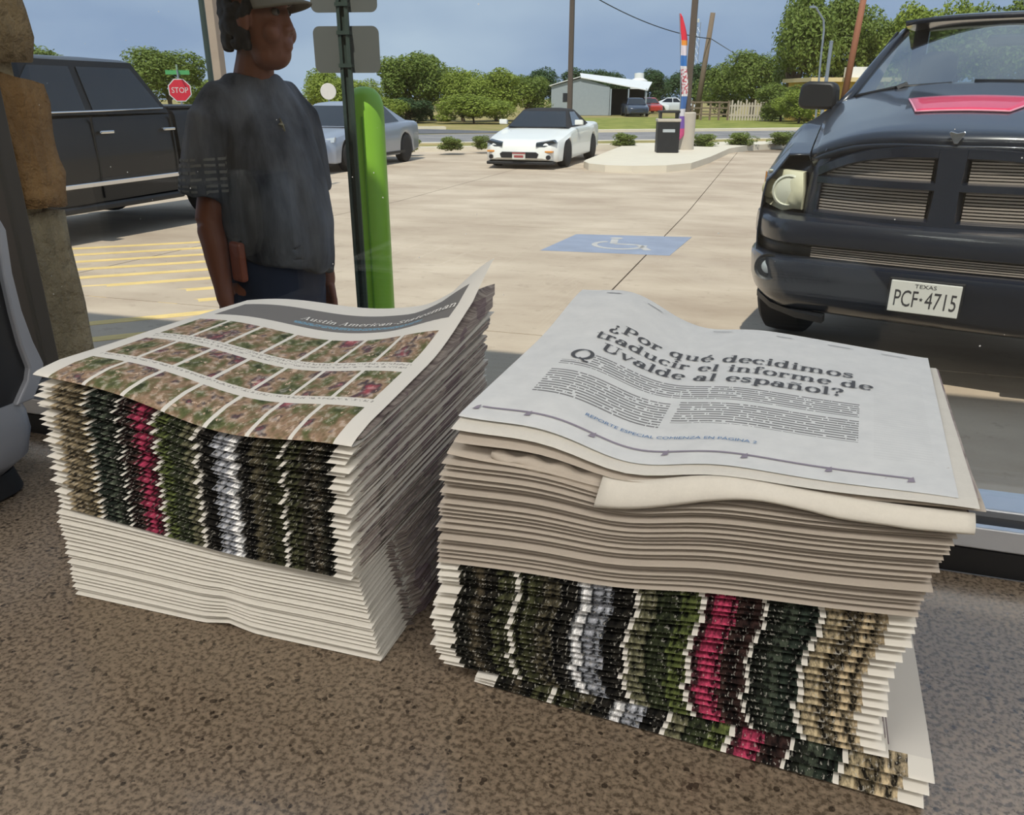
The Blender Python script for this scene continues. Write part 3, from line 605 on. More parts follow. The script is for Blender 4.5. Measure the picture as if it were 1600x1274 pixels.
def ringpts(cx, cy, r0, r1, a0, a1, n=14):
    return [(cx + r0 * math.cos(math.radians(a0 + (a1 - a0) * i / n)), cy + r0 * math.sin(math.radians(a0 + (a1 - a0) * i / n))) for i in range(n + 1)] + [(cx + r1 * math.cos(math.radians(a1 + (a0 - a1) * i / n)), cy + r1 * math.sin(math.radians(a1 + (a0 - a1) * i / n))) for i in range(n + 1)]
for pts in (ringpts(cxs, cys - .1, .24, .3, 130, 370), ringpts(cxs - .12, cys + .38, 0.001, .07, 0, 359), [(cxs - .16, cys + .28), (cxs - .08, cys + .28), (cxs - .04, cys - .02), (cxs - .12, cys - .02)], [(cxs - .06, cys + .0), (cxs + .2, cys), (cxs + .2, cys - .06), (cxs - .06, cys - .06)], [(cxs + .16, cys - .03), (cxs + .23, cys - .03), (cxs + .38, cys - .34), (cxs + .3, cys - .36)]):
    quad_on('wheelchair_mark', pts, M_WHTP, sym, .006)
quad_on('kerb_mark', [(0, 0), (0.01, 0), (0.01, .01), (0, .01)], M_YEL, sym) if False else None
# ================================================================ vehicles
def paint(name, rgb, rough=.25, metal=.0): 
    n = N(name); n.base(s2l(rgb)); n.set(rough=rough, metal=metal, coat=.6); return n.m
M_BLK = paint('black_car_paint', (18, 17, 18), .4); M_BLK.node_tree.nodes['Principled BSDF'].inputs['Coat Weight'].default_value = .25; M_BLK.node_tree.nodes['Principled BSDF'].inputs['Specular IOR Level'].default_value = .3; M_NAVY = paint('dark_truck_paint', (24, 30, 42), .3); M_WHT = paint('white_car_paint', (238, 238, 232), .3); M_SIL = paint('silver_car_paint', (168, 174, 186), .3, .5)
M_TIRE = plain('tyre_rubber', (30, 30, 32), .8); M_RIM = plain('alloy_rim', (186, 188, 192), .4, .5, .05); M_CHR = plain('chrome', (220, 222, 226), .12, 1.0, .02); M_PLAST = plain('black_plastic', (26, 27, 30), .5); M_UNDER = plain('underbody', (14, 14, 15), .9)
M_TINT = paint('tinted_glass', (16, 20, 26), .05); M_LAMPG = plain('headlamp_lens', (198, 204, 208), .12, .3); M_LAMPD = plain('dark_lamp', (52, 58, 62), .15, .3); M_AMB = plain('amber_lens', (210, 140, 60), .2); M_REDL = plain('red_lens', (150, 20, 20), .2); M_CLOTHTOP = plain('soft_top_fabric', (38, 38, 42), .9)
M_PLATE = plain('plate_white', (206, 204, 196), .45, var=.08); M_PINK = plain('plate_letters', (58, 56, 58), .5)
def wheel(parent, c, R, w, spokes=5, rim=.66, ymat=None):
    """wheel on a lateral (x) axle"""
    sgn = 1 if c[0] > 0 else -1
    t = MB().lathe([(R * rim, -w / 2), (R * .9, -w / 2), (R * .985, -w * .4), (R, -w * .2), (R, w * .2), (R * .985, w * .4), (R * .9, w / 2), (R * rim, w / 2)], 28, 'x', c).build('wheel', M_TIRE, parent, True, angle=40)
    b = MB().lathe([(R * .18, w * .3 * sgn), (R * .18, w * .42 * sgn), (.001, w * .43 * sgn)], 14, 'x', c)
    b.lathe([(R * rim * .92, w * .47 * sgn), (R * rim * 1.02, w * .49 * sgn), (R * rim * 1.02, w * .1 * sgn), (R * rim * .92, w * .1 * sgn)], 28, 'x', c)
    for k in range(spokes):
        a = 2 * math.pi * k / spokes + .3; d = Vector((0, math.cos(a), math.sin(a))); e = Vector((0, -d.z, d.y)); C = Vector(c) + Vector((w * .34 * sgn, 0, 0)); h = Vector((.018 * sgn, 0, 0))
        P = [C + d * R * .12 + e * R * .09, C + d * R * rim + e * R * .06, C + d * R * rim - e * R * .06, C + d * R * .12 - e * R * .09]
        b.loft([[p - h for p in P], [p + h for p in P]])
    b.build('rim', ymat or M_RIM, t); MB().lathe([(.001, w * .05 * sgn), (R * rim, w * .06 * sgn)], 20, 'x', c).build('brake_disc', M_UNDER, t)
    return t
def body(parent, mat, tab, arches, name='body_shell', step=.05, well=.7):
    """lower car body lofted along y; tab rows: (y, half width, top z, shoulder z, bottom z)"""
    ys = np.arange(tab[0][0], tab[-1][0] + 1e-6, step); ys = sorted(set([round(float(y), 4) for y in ys] + [t[0] for t in tab])); T = np.array(tab); R = []
    for y in ys:
        w, zt, zs, zb = [float(np.interp(y, T[:, 0], T[:, k])) for k in (1, 2, 3, 4)]; za = zb
        for yc, rr, zc in arches:
            if abs(y - yc) < rr: za = max(za, zc + math.sqrt(rr * rr - (y - yc) ** 2))
        za = min(za, zs - .06); zm = max((za + zs) / 2, za + .02)
        h = [(0, zb), (well * w, zb), (well * w, za), (.965 * w, za), (.99 * w, za + .02), (w, zm), (.985 * w, zs - .02), (.955 * w, zs + (zt - zs) * .5), (.86 * w, zt - (zt - zs) * .12), (.5 * w, zt + .004), (0, zt + .008)]
        R.append([(x, y, z) for x, z in h] + [(-x, y, z) for x, z in reversed(h[1:-1])])
    return MB().loft(R).build(name, mat, parent, True, angle=38)
def panel(parent, name, mat, pts, th=.012, bevel=0):
    """flat panel: polygon pushed out along its normal"""
    P = [Vector(p) for p in pts]; n = (P[1] - P[0]).cross(P[2] - P[0]).normalized() * th
    b = MB().loft([[p - n for p in P], [p + n for p in P]]); return b.build(name, mat, parent, bevel=bevel)
def cabin(parent, mat, wb, wr, zb, zr, y0, y1, y2, y3, roofmat=None, splits=(), glass=None, crown=.03, pill=.05):
    """solid cab with glass panels proud of it"""
    def ring(f, wf):
        z = zb + (zr - zb) * f; w = wb + (wr - wb) * f; a = y0 + (y1 - y0) * f; b = y3 + (y2 - y3) * f
        return [(-w, a + .06, z), (-w * .7, a + .015, z), (0, a, z), (w * .7, a + .015, z), (w, a + .06, z), (w, b - .05, z), (w * .7, b - .01, z), (0, b, z), (-w * .7, b - .01, z), (-w, b - .05, z)]
    R = [ring(f, 1) for f in (0, .3, .6, .86, .95)] + [[(x * .9, y + (.05 if y < (y1 + y2) / 2 else -.05), zr) for x, y, z in ring(1, 1)], [(x * .5, (y1 + y2) / 2 + (y - (y1 + y2) / 2) * .6, zr + crown) for x, y, z in ring(1, 1)]]
    o = MB().loft(R).build('cab', mat, parent, True, angle=35)
    gm = glass or M_TINT
    def pt(f, yy, sx): w = wb + (wr - wb) * f; return Vector((sx * (w + .004), yy, zb + (zr - zb) * f))
    for nm, fy, fs in (('windscreen', lambda f: y0 + (y1 - y0) * f, 1), ('rear_window', lambda f: y3 + (y2 - y3) * f, -1)):
        g_ = MB()
        def fn(a, b, fy=fy, fs=fs):
            f = .04 + .84 * b; w = (wb + (wr - wb) * f) * .93; x = (2 * a - 1) * w; return (x, fy(f) - fs * .006 + fs * .015 * (abs(x) / w) ** 2 * 1.0, zb + (zr - zb) * f)
        g_.grid(fn, 10, 6); g_.build(nm, gm, parent, True)
    for sx in (-1, 1):
        for (a0, b0, a1, b1) in splits:   # bottom front, bottom rear, top front, top rear
            panel(parent, 'side_window', gm, [pt(.08, a0, sx), pt(.08, b0, sx), pt(.84, b1, sx), pt(.84, a1, sx)], .006)
    return o
# ---- black crew cab pickup on the left
tk = thing('pickup_truck', 'black crew cab pickup truck with chrome side strip parked at left', 'truck', (-7.93, 4.35, -.075), 0)
body(tk, M_BLK, [(0, .72, 1.0, .86, .5), (.08, .88, 1.1, .95, .42), (.3, .95, 1.16, 1.0, .4), (1.3, .985, 1.24, 1.12, .38), (1.6, .985, 1.3, 1.22, .38), (4.12, .985, 1.33, 1.24, .4), (4.13, .94, 1.33, 1.24, .42), (4.17, .94, 1.33, 1.26, .42), (4.18, .985, 1.35, 1.28, .42), (5.85, .985, 1.36, 1.29, .46), (5.9, .95, 1.34, 1.28, .5)], [(.95, .47, .4), (4.85, .47, .4)])
cabin(tk, M_BLK, .95, .82, 1.3, 1.86, 1.45, 2.2, 3.76, 4.16, splits=[(1.85, 2.84, 2.3, 2.81), (2.94, 4.0, 2.91, 3.68)])
for sx in (-1, 1):
    for y in (.95, 4.85): wheel(tk, (sx * .85, y, .4), .4, .27)
    b = MB().tube([(sx * .955, 1.9, 1.27), (sx * .965, 2.05, 1.325), (sx * .962, 3.0, 1.335), (sx * .958, 4.0, 1.35)], .011, 6); b.build('chrome_belt_trim', M_CHR, tk, True)
    MB().box(min(sx * .98, sx * 1.0), max(sx * .98, sx * 1.0), 1.45, 4.1, .575, .625).box(min(sx * .98, sx * 1.0), max(sx * .98, sx * 1.0), 4.2, 4.36, .575, .625).build('chrome_side_strip', M_CHR, tk, bevel=.008)
    for y in (2.92, 3.9): MB().box(min(sx * .975, sx * 1.025), max(sx * .975, sx * 1.025), y, y + .2, 1.105, 1.14).build('door_handle', M_CHR, tk, bevel=.012)
    MB().box(min(sx * .9, sx * 1.03), max(sx * .9, sx * 1.03), 1.5, 4.1, .33, .4).build('side_step', M_PLAST, tk, bevel=.02)
    for y in (1.72, 2.86, 4.08): MB().box(min(sx * .97, sx * .992), max(sx * .97, sx * .992), y - .006, y + .006, .45, 1.28).build('door_seam', M_UNDER, tk)
    MB().loft([[(sx * (1.0 + .22 * a), 1.82 + dy, 1.35 + dz) for dy, dz in ((0, 0), (.1, .02), (.1, .2), (0, .22))] for a in (0, .5, 1)]).build('door_mirror', M_BLK, tk, bevel=.02)
    MB().box(sx * .7 - .14, sx * .7 + .14, -.02, .1, .82, 1.0).build('headlamp', M_LAMPG, tk, bevel=.03)
MB().box(-.5, .5, -.04, .08, .7, 1.02).build('grille', M_CHR, tk, bevel=.03); MB().box(-.9, .9, -.12, .1, .45, .68).build('front_bumper', M_CHR, tk, bevel=.06)
MB().box(-.88, .88, 4.2, 5.85, 1.34, 1.375).build('bed_rail', M_PLAST, tk, bevel=.01); MB().box(-.9, .9, 5.82, 6.05, .45, .68).build('rear_bumper', M_CHR, tk, bevel=.05)
# ---- silver sedan
sv = thing('sedan', 'silver fastback sedan parked nose towards the store behind the green post', 'car', (-9.95, 15.75, LOT), 0)
SED = [(0, .6, .62, .5, .3), (.08, .78, .7, .58, .22), (.3, .88, .76, .66, .2), (1.0, .92, .86, .76, .2), (1.5, .93, .93, .84, .2), (3.6, .93, .98, .9, .21), (4.3, .92, 1.0, .9, .24), (4.75, .86, .98, .86, .3), (4.86, .75, .9, .8, .36)]
body(sv, M_SIL, SED, [(.92, .38, .335), (3.85, .38, .335)])
cabin(sv, M_SIL, .8, .6, .92, 1.42, 1.25, 2.1, 3.1, 4.4, splits=[(1.75, 2.55, 2.15, 2.55), (2.63, 3.75, 2.63, 3.2)])
for sx in (-1, 1):
    for y in (.92, 3.85): wheel(sv, (sx * .82, y, .335), .335, .22, 5)
    MB().loft([[(sx * .52, -.0 + .02, .6), (sx * .52, .02, .68), (sx * .88, .3, .74), (sx * .88, .26, .64)], [(sx * .52, .05, .6), (sx * .52, .1, .69), (sx * .86, .4, .75), (sx * .86, .35, .64)]]).build('headlamp', M_LAMPG, sv)
    MB().box(min(sx * .9, sx * .945), max(sx * .9, sx * .945), 1.55, 3.7, .24, .3).build('sill', M_PLAST, sv)
    MB().loft([[(sx * (.88 + .18 * a), 1.7 + dy, .95 + dz) for dy, dz in ((0, 0), (.1, 0), (.1, .1), (0, .12))] for a in (0, 1)]).build('door_mirror', M_SIL, sv, bevel=.015)
MB().box(-.45, .45, -.02, .06, .34, .54).build('grille', M_PLAST, sv, bevel=.02); MB().box(-.7, .7, -.01, .1, .22, .3).build('lower_intake', M_PLAST, sv, bevel=.02)
MB().box(-.7, .7, 4.82, 4.88, .72, .8).build('tail_lamp', M_REDL, sv, bevel=.01)
# ---- white convertible
cv = thing('convertible_car', 'white convertible sports car with black soft top beside the kerbed island', 'car', (-5.62, 18.25, LOT), 0)
body(cv, M_WHT, [(0, .55, .5, .4, .25), (.06, .72, .58, .45, .2), (.25, .86, .64, .54, .16), (.7, .92, .72, .64, .16), (1.3, .93, .82, .74, .17), (1.75, .93, .87, .8, .18), (3.3, .93, .88, .8, .2), (3.75, .935, .92, .84, .22), (4.4, .9, .94, .84, .28), (4.8, .8, .92, .8, .34), (4.88, .7, .84, .74, .4)], [(.95, .36, .33), (3.7, .36, .33)])
cabin(cv, M_CLOTHTOP, .78, .56, .86, 1.27, 1.45, 2.2, 2.85, 3.85, splits=[(1.9, 3.0, 2.25, 2.75)], glass=M_TINT, crown=.025)
for sx in (-1, 1):
    for y in (.95, 3.7): wheel(cv, (sx * .82, y, .325), .325, .23, 5)
    MB().loft([[(sx * .40, -.03, .50), (sx * .40, .0, .575), (sx * .76, .1, .625), (sx * .84, .15, .58), (sx * .6, .02, .5)], [(sx * .40, .1, .51), (sx * .40, .14, .60), (sx * .76, .3, .645), (sx * .83, .32, .59), (sx * .6, .2, .52)]]).build('headlamp', M_LAMPD, cv)
    MB().box(min(sx * .55, sx * .78), max(sx * .55, sx * .78), .02, .16, .37, .41).build('turn_lamp', M_AMB, cv, bevel=.01)
    MB().lathe([(.001, 0), (.05, 0), (.05, .1), (.001, .1)], 12, 'y', (sx * .68, .0, .27)).build('fog_lamp', M_PLAST, cv)
    MB().loft([[(sx * (.86 + .2 * a), 1.75 + dy, .92 + dz) for dy, dz in ((0, 0), (.12, 0), (.12, .09), (0, .12))] for a in (0, .5, 1)]).build('door_mirror', M_WHT, cv, bevel=.02)
MB().prism([(-.42, .25), (.42, .25), (.46, .34), (.4, .38), (-.4, .38), (-.46, .34)], -.02, .1).build('intake', M_PLAST, cv)
pl_ = MB().box(-.155, .155, -.035, -.022, .225, .37).build('licence_plate', M_PLATE, cv); MB().box(-.155, .155, -.04, -.034, .34, .37).box(-.11, .11, -.04, -.034, .26, .31).build('plate_print', plain('plate_red', (150, 70, 70), .5), pl_)
MB().box(-.8, .8, .02, .3, .1, .17).build('chin_spoiler', M_PLAST, cv, bevel=.02)
# ================================================================ dark pickup parked nose-in at right
rm = thing('pickup_truck', 'dark navy pickup truck with red hood patch facing the window at right', 'truck', (.761, 4.258, -.012), -.2611)
M_HLAMP = plain('hazed_headlamp', (214, 210, 180), .25, 0, .08); M_SLAT = plain('grille_slats', (176, 164, 154), .4, .4, .05)
M_REDP = plain('red_hood_patch', (214, 44, 84), .35, 0, .1, 12, coat=.5); M_REDE = plain('pale_patch_edge', (226, 150, 168), .5)
def zc(y): return lerp_tab(y, [(.1, 1.235), (.16, 1.262), (.25, 1.285), (.5, 1.33), (1.0, 1.405), (1.45, 1.475), (1.7, 1.5)])
def xe(y): return lerp_tab(y, [(.1, .64), (.3, .68), (1.0, .80), (1.6, .86)])
def hood(a, b):
    q = 2 * a - 1; yl = .10 + .13 * abs(q) ** 2.2; yr = 1.45 + .12 * q * q; y = yl + (yr - yl) * b ** 1.2
    drop = lerp_tab(b, [(0, .135), (.3, .14), (1, .12)]); z = zc(y) - drop * abs(q) ** 3.2
    z += .018 * max(0, 1 - abs(abs(q) - .0) / .55) ** .5 * sstep((b - .15) / .4)
    if b == 0: z -= .03
    return (q * xe(y), y, z)
MB().grid(hood, 40, 28).build('hood', M_NAVY, rm, True, solid=.02)
def liplow(a, b):
    q = 2 * a - 1; yl = .10 + .13 * abs(q) ** 2.2; z = zc(yl) - .135 * abs(q) ** 3.2; return (q * xe(yl) * (1 - .02 * b), yl - .012 + .02 * b, z - .028 - .035 * b)
MB().grid(liplow, 40, 2).build('hood_lip', M_NAVY, rm, True, solid=.016)
# red patch lies on the hood
def patch(a, b, up=.016):
    y = .5 + .4 * b; xl = -.245 - .095 * b; xr = .17 + .10 * b + .02 * math.sin(b * 3); x = xl + (xr - xl) * a
    q = x / xe(y); yl = .10 + .13 * abs(q) ** 2.2; yr = 1.45 + .12 * q * q; bb = max(0, (y - yl) / (yr - yl)) ** (1 / 1.2); h = hood((q + 1) / 2, max(bb, .001)); return (x, y, h[2] + up)
MB().grid(patch, 12, 8).build('hood_patch', M_REDP, rm, True, solid=.01)
e_ = MB(); e_.tube([patch(a / 12, 0, .016) for a in range(13)] + [patch(1, b / 8, .016) for b in range(1, 9)], .006, 6); e_.tube([patch(0, b / 8, .016) for b in range(9)], .006, 6); e_.build('patch_edge', M_REDE, rm, True)
# fenders with wheel arches
def fender(sx):
    R = []
    for k in range(41):
        y = .26 + 1.42 * k / 40; xi = xe(y) + .005; zi = zc(y) - .155; zt = lerp_tab(y, [(.26, 1.035), (.36, 1.055), (.7, 1.165), (1.0, 1.265), (1.68, 1.33)])
        zt = min(zt, zi + .02); xo = lerp_tab(y, [(.26, .91), (.4, .95), (.7, .965), (1.68, .985)]); za = .5
        if abs(y - .95) < .5: za = max(.5, .43 + math.sqrt(max(0, .25 - (y - .95) ** 2)))
        za = min(za, zt - .12)
        R.append([(sx * xi, y, zi - .03), (sx * (xi + .015), y, zi), (sx * (xi * .5 + xo * .5), y, max(zi, zt) - .004), (sx * (xo - .05), y, zt - .008), (sx * (xo - .012), y, zt - .05), (sx * xo, y, zt - .13), (sx * (xo + .01), y, (zt + za) / 2 - .05), (sx * xo, y, za), (sx * (xo - .06), y, za + .01)])
    MB().loft(R, False).build('fender', M_NAVY, rm, True, solid=.008, angle=45)
for sx in (-1, 1): fender(sx)
# grille
gb = MB()
def gz_(x): return zc(.12) - .135 * (abs(x) / .65) ** 3.2 - .05
def gy(x): return .115 + .13 * (abs(x) / .65) ** 2.2
MB().grid(lambda a, b: ((2 * a - 1) * .63, gy((2 * a - 1) * .63) + .07, .82 + (gz_((2 * a - 1) * .63) - .80) * b), 20, 4).build('grille_backing', M_UNDER, rm, solid=.01)
def bar(pts, hy, hz, name):
    R = []
    for x, z in pts: y = gy(x); R.append([(x, y - hy, z - hz * .7), (x, y - hy, z + hz * .7), (x, y - hy * .3, z + hz), (x, y + hy, z + hz), (x, y + hy, z - hz), (x, y - hy * .3, z - hz)])
    return MB().loft(R).build(name, M_NAVY, rm, True, angle=50)
xs = [i / 16 * 1.24 - .62 for i in range(17)]
bar([(x, gz_(x) - .022) for x in xs], .04, .03, 'grille_top_bar'); bar([(x, .83) for x in xs], .045, .032, 'grille_bottom_bar'); bar([(x, 1.018) for x in xs], .045, .022, 'grille_crossbar')
MB().loft([[(x, gy(0) - .045 + dy, z) for x, dy in ((-w, .05), (-w * .8, 0), (w * .8, 0), (w, .05), (w, .1), (-w, .1))] for z, w in ((.82, .075), (1.0, .065), (1.19, .075))]).build('grille_centre_bar', M_NAVY, rm, True, angle=40)
for sx in (-1, 1):
    MB().loft([[(sx * (x + dx), gy(x) - .03 + dy, z) for dx, dy in ((-.03, .0), (.02, .01), (.045, .05), (.0, .1), (-.05, .08))] for z, x in ((.81, .64), (.9, .637), (1.02, .625), (1.1, .61), (1.17, .57))]).build('grille_side_bar', M_NAVY, rm, True, angle=50)
    for z0, z1, nm in ((.868, .99, 'lower'), (1.045, 1.16, 'upper')):
        b = MB(); nb = 9
        for k in range(nb):
            z = z0 + (z1 - z0) * k / (nb - 1); xm = .6 if nm == 'lower' else .58 - max(0, z - 1.11) * .7
            b.loft([[(sx * x, gy(x) + .005 + dy, z + dz) for dy, dz in ((-.007, -.0042), (-.007, .0042), (.007, .0042), (.007, -.0042))] for x in [.08 + (xm - .08) * i / 6 for i in range(7)]])
        b.build('grille_slats', M_SLAT, rm)
# emblem on the hood lip
MB().prism([(-.035, 1.262), (-.03, 1.27), (0, 1.262), (.03, 1.27), (.035, 1.262), (.022, 1.24), (.008, 1.215), (-.008, 1.215), (-.022, 1.24)], .07, .095).build('hood_emblem', M_CHR, rm, bevel=.003)
# headlamps
for sx in (-1, 1):
    out = [(.70, 1.045), (.82, 1.052), (.925, 1.04), (.94, .95), (.925, .86), (.87, .848), (.80, .832), (.74, .85), (.69, .85), (.688, .95)]
    def yy(x): return .235 + .15 * max(0, (x - .69) / .25) ** 1.6
    hl = MB().loft([[(sx * x, yy(x) + .06, z) for x, z in out], [(sx * x, yy(x) + .01, z) for x, z in out], [(sx * (x * .97 + .024), yy(x) - .006, z * .96 + .038) for x, z in out], [(sx * (.8 + (x - .8) * .5), yy(x) - .014, .945 + (z - .945) * .5) for x, z in out]]).build('headlamp', M_HLAMP, rm, True, angle=60)
    MB().lathe([(.086, .0), (.086, -.014), (.076, -.02), (.07, -.012), (.05, -.02), (.001, -.026)], 24, 'y', (sx * .775, yy(.775) - .004, .945)).build('main_beam_lens', plain('beam_lens', (204, 204, 186), .12, 0), hl, True, angle=40)
    MB().lathe([(.052, .0), (.052, -.01), (.001, -.014)], 20, 'y', (sx * .885, yy(.885) - .01, .945)).build('side_lens', plain('side_lens', (208, 198, 160), .2), hl, True)
    MB().loft([[(sx * .935, .36, 1.03), (sx * .945, .385, 1.03), (sx * .95, .385, .88), (sx * .94, .36, .88)], [(sx * .925, .35, 1.03), (sx * .935, .37, 1.03), (sx * .94, .37, .88), (sx * .93, .35, .88)]]).build('turn_lens', M_AMB, hl)
for sx in (-1, 1):
    MB().grid(lambda a, b: (sx * (.66 + .25 * a), .30 + .12 * a ** 1.6, .80 + (.315 - .075 * a) * b), 8, 4).build('headlamp_bezel', M_NAVY, rm, True, solid=.01)
# bumper: profile swept round the nose
def bump(rows, nm, mat, x0=-1, x1=1, n=48):
    R = []
    for k in range(n + 1):
        q = x0 + (x1 - x0) * k / n; x = .965 * math.sin(q * math.pi / 2) if False else .965 * q; yb = .02 + .06 * abs(q) ** 2 + .34 * max(0, abs(q) - .72) ** 2 / .0784 * .9
        R.append([(x * (1 - dx), yb + dy, z) for dy, z, dx in rows])
    return MB().loft(R, False).build(nm, mat, rm, True, solid=.006, angle=40)
bump([(.16, .835, .02), (.05, .83, 0), (.012, .815, 0), (0, .79, 0), (0, .735, 0), (.01, .705, 0), (.03, .697, 0), (.055, .69, 0)], 'bumper_cover', M_NAVY)
bump([(.055, .69, 0), (.06, .66, 0), (.055, .625, 0)], 'bumper_recess', M_PLAST)
bump([(.055, .628, 0), (.0, .622, 0), (-.03, .61, 0), (-.035, .585, 0), (-.02, .54, 0), (.0, .47, 0), (.02, .4, .02), (.05, .355, .05), (.1, .335, .08), (.2, .33, .1)], 'bumper_step', M_NAVY)
b = MB()
for k in range(5):
    z = .637 + .0115 * k
    b.loft([[(x, .02 + .06 * (abs(x) / .965) ** 2 + .045 + dy, z + dz) for dy, dz in ((-.006, -.003), (-.006, .003), (.006, .003), (.006, -.003))] for x in [-.58 + 1.16 * i / 20 for i in range(21)]])
b.build('bumper_slats', M_SLAT, rm)
for sx in (-1, 1):
    MB().lathe([(.075, .01), (.07, -.012), (.058, -.004), (.05, .03), (.001, .035)], 22, 'y', (sx * .79, .07, .56)).build('fog_lamp', M_PLAST, rm, True, angle=30)
    MB().lathe([(.05, .0), (.035, -.012), (.001, -.018)], 18, 'y', (sx * .79, .09, .56)).build('fog_lens', M_LAMPG, rm, True)
    MB().loft([[(sx * x, y + dy, z + dz) for dy, dz in ((-.02, -.02), (-.03, .015), (.03, .025), (.05, -.02))] for x, y, z in ((.47, .07, .315), (.62, .1, .32), (.78, .19, .335), (.9, .34, .36))]).build('air_dam', M_PLAST, rm, True, angle=50)
# licence plate with its writing
lp = MB().box(-.155, .155, -.045, -.035, .43, .585).build('licence_plate', M_PLATE, rm, bevel=.004)
lp.name = 'licence_plate'
def plate_text(txt, x, z, size, wide, nm):
    V_, F_ = sans_text(txt); w = max(p[0] for p in V_) - min(p[0] for p in V_); k = wide / w
    mesh(nm, [(x + p[0] * k, -.0462, z + p[1] * size) for p in V_], F_, M_PINK, lp)
plate_text('TEXAS', 0, .556, .026, .095, 'plate_state'); plate_text('PCF', -.08, .462, .115, .105, 'plate_number'); plate_text('4715', .075, .462, .115, .135, 'plate_number')
mesh('plate_star', [(-.012 + .009 * (1 if k % 2 == 0 else .45) * math.sin(k * math.pi / 5), -.0462, .502 + .011 * (1 if k % 2 == 0 else .45) * math.cos(k * math.pi / 5)) for k in range(10)], [tuple(range(10))], M_PINK, lp)
MB().box(-.165, .165, -.035, -.01, .42, .595).build('plate_holder', M_PLAST, rm, bevel=.004)
# cab, windscreen and interior
M_WS = N('windscreen_glass'); t = M_WS.t
tr = t.nodes.new('ShaderNodeBsdfTransparent'); tr.inputs[0].default_value = (.55, .68, .64, 1); gl = t.nodes.new('ShaderNodeBsdfGlossy'); gl.inputs['Roughness'].default_value = .03
fw = t.nodes.new('ShaderNodeLayerWeight'); k_ = M_WS.math('ADD', .38, M_WS.math('MULTIPLY', M_WS.math('POWER', fw.outputs['Facing'], 3.0), .75))
mx = t.nodes.new('ShaderNodeMixShader'); M_WS.l(k_, mx.inputs[0]); M_WS.l(tr.outputs[0], mx.inputs[1]); M_WS.l(gl.outputs[0], mx.inputs[2]); M_WS.l(mx.outputs[0], M_WS.out.inputs['Surface']); M_WS = M_WS.m
def wsf(a, b, off=0):
    q = 2 * a - 1; w = .80 + (.605 - .80) * b; y = 1.52 + .13 * q * q + (.68 + .02 * q * q) * b; z = 1.465 - .09 * q * q + (1.875 - 1.465 + .05 * q * q * 1) * b; return (q * w, y + off, z + .02 * math.sin(b * math.pi))
MB().grid(wsf, 24, 12).build('windscreen', M_WS, rm, True)
for sx in (-1, 1):
    P = [wsf((sx + 1) / 2, b / 8) for b in range(9)]
    P2 = [(p[0] + sx * .03, p[1] + .02, p[2]) for p in P]
    P2[0] = (sx * .87, 1.6, 1.33)
    MB().tube(P2, .032, 8).build('windscreen_pillar', M_NAVY, rm, True)
    MB().loft([[(sx * .985, y, .48), (sx * .985, y, .9), (sx * .97, y, 1.25), (sx * .9, y, 1.335), (sx * .8, y, 1.33), (sx * .8, y, .48)] for y in (1.68, 1.7, 2.9, 3.0)]).build('door_panel', M_NAVY, rm, True, angle=40)
    panel(rm, 'side_window', M_TINT, [(sx * .9, 1.75, 1.34), (sx * .9, 2.85, 1.36), (sx * .7, 2.75, 1.84), (sx * .68, 2.32, 1.84)], .005)
    MB().loft([[(sx * x, y + dy, z) for x, z in ((.89, 1.35), (.9, 1.48), (.93, 1.51), (1.08, 1.515), (1.13, 1.49), (1.14, 1.37), (1.11, 1.34), (.93, 1.335))] for y, dy in ((1.66, 0), (1.74, 0), (1.8, 0))]).build('door_mirror', M_PLAST, rm, True, bevel=.02, angle=40)
    MB().tube([(sx * .86, 1.72, 1.35), (sx * .95, 1.72, 1.38)], .03, 8).build('mirror_arm', M_PLAST, rm)
    for y in (.95, 4.5): wheel(rm, (sx * .84, y, .41), .41, .27)
    MB().loft([[(sx * .985, y, .5 if abs(y - 4.5) > .48 else .45 + math.sqrt(.2304 - (y - 4.5) ** 2)), (sx * .985, y, 1.32), (sx * .9, y, 1.34), (sx * .86, y, 1.3), (sx * .86, y, .55)] for y in [3.06 + .06 * k for k in range(46)]]).build('bed_side', M_NAVY, rm, True, angle=40)
MB().grid(lambda a, b: ((2 * a - 1) * (.62 + .03 * math.sin(b * 3.1)), 2.2 + .85 * b + .02 * (2 * a - 1) ** 2, 1.885 + .055 * (1 - (2 * a - 1) ** 4) * math.sin(.35 + b * 2.4)), 16, 10).build('roof', M_NAVY, rm, True, solid=.03)
MB().box(-.66, .66, 2.98, 3.04, 1.2, 1.42).box(-.66, -.56, 2.98, 3.04, 1.4, 1.88).box(.56, .66, 2.98, 3.04, 1.4, 1.88).build('cab_back', M_NAVY, rm)
MB().box(-.86, .86, 5.72, 5.78, .55, 1.3).build('tailgate', M_NAVY, rm, bevel=.02); MB().box(-.88, .88, 3.1, 5.75, .6, .66).box(-.8, .8, .35, 3.05, .5, .6).build('chassis_floor', M_UNDER, rm)
M_SEAT = plain('seat_cloth', (112, 108, 104), .9); M_DASH = plain('dashboard', (58, 60, 62), .7)
MB().loft([[(x, 1.6, 1.3), (x, 1.62, 1.4), (x, 1.95, 1.36), (x, 2.0, 1.2), (x, 1.65, 1.15)] for x in (-.78, -.4, 0, .4, .78)]).build('dashboard', M_DASH, rm, True, angle=50)
for sx in (-.42, .42):
    s_ = MB().loft([[(sx + dx * w, 2.55 + dy + lean, z) for dx, dy in ((-.24, -.05), (0, -.07), (.24, -.05), (.24, .06), (-.24, .06))] for z, w, lean in ((1.0, 1, 0), (1.3, 1, .05), (1.45, .85, .08), (1.5, .4, .09), (1.52, .4, .09), (1.56, .5, .09), (1.68, .48, .11), (1.72, .3, .11))]).build('seat', M_SEAT, rm, True)
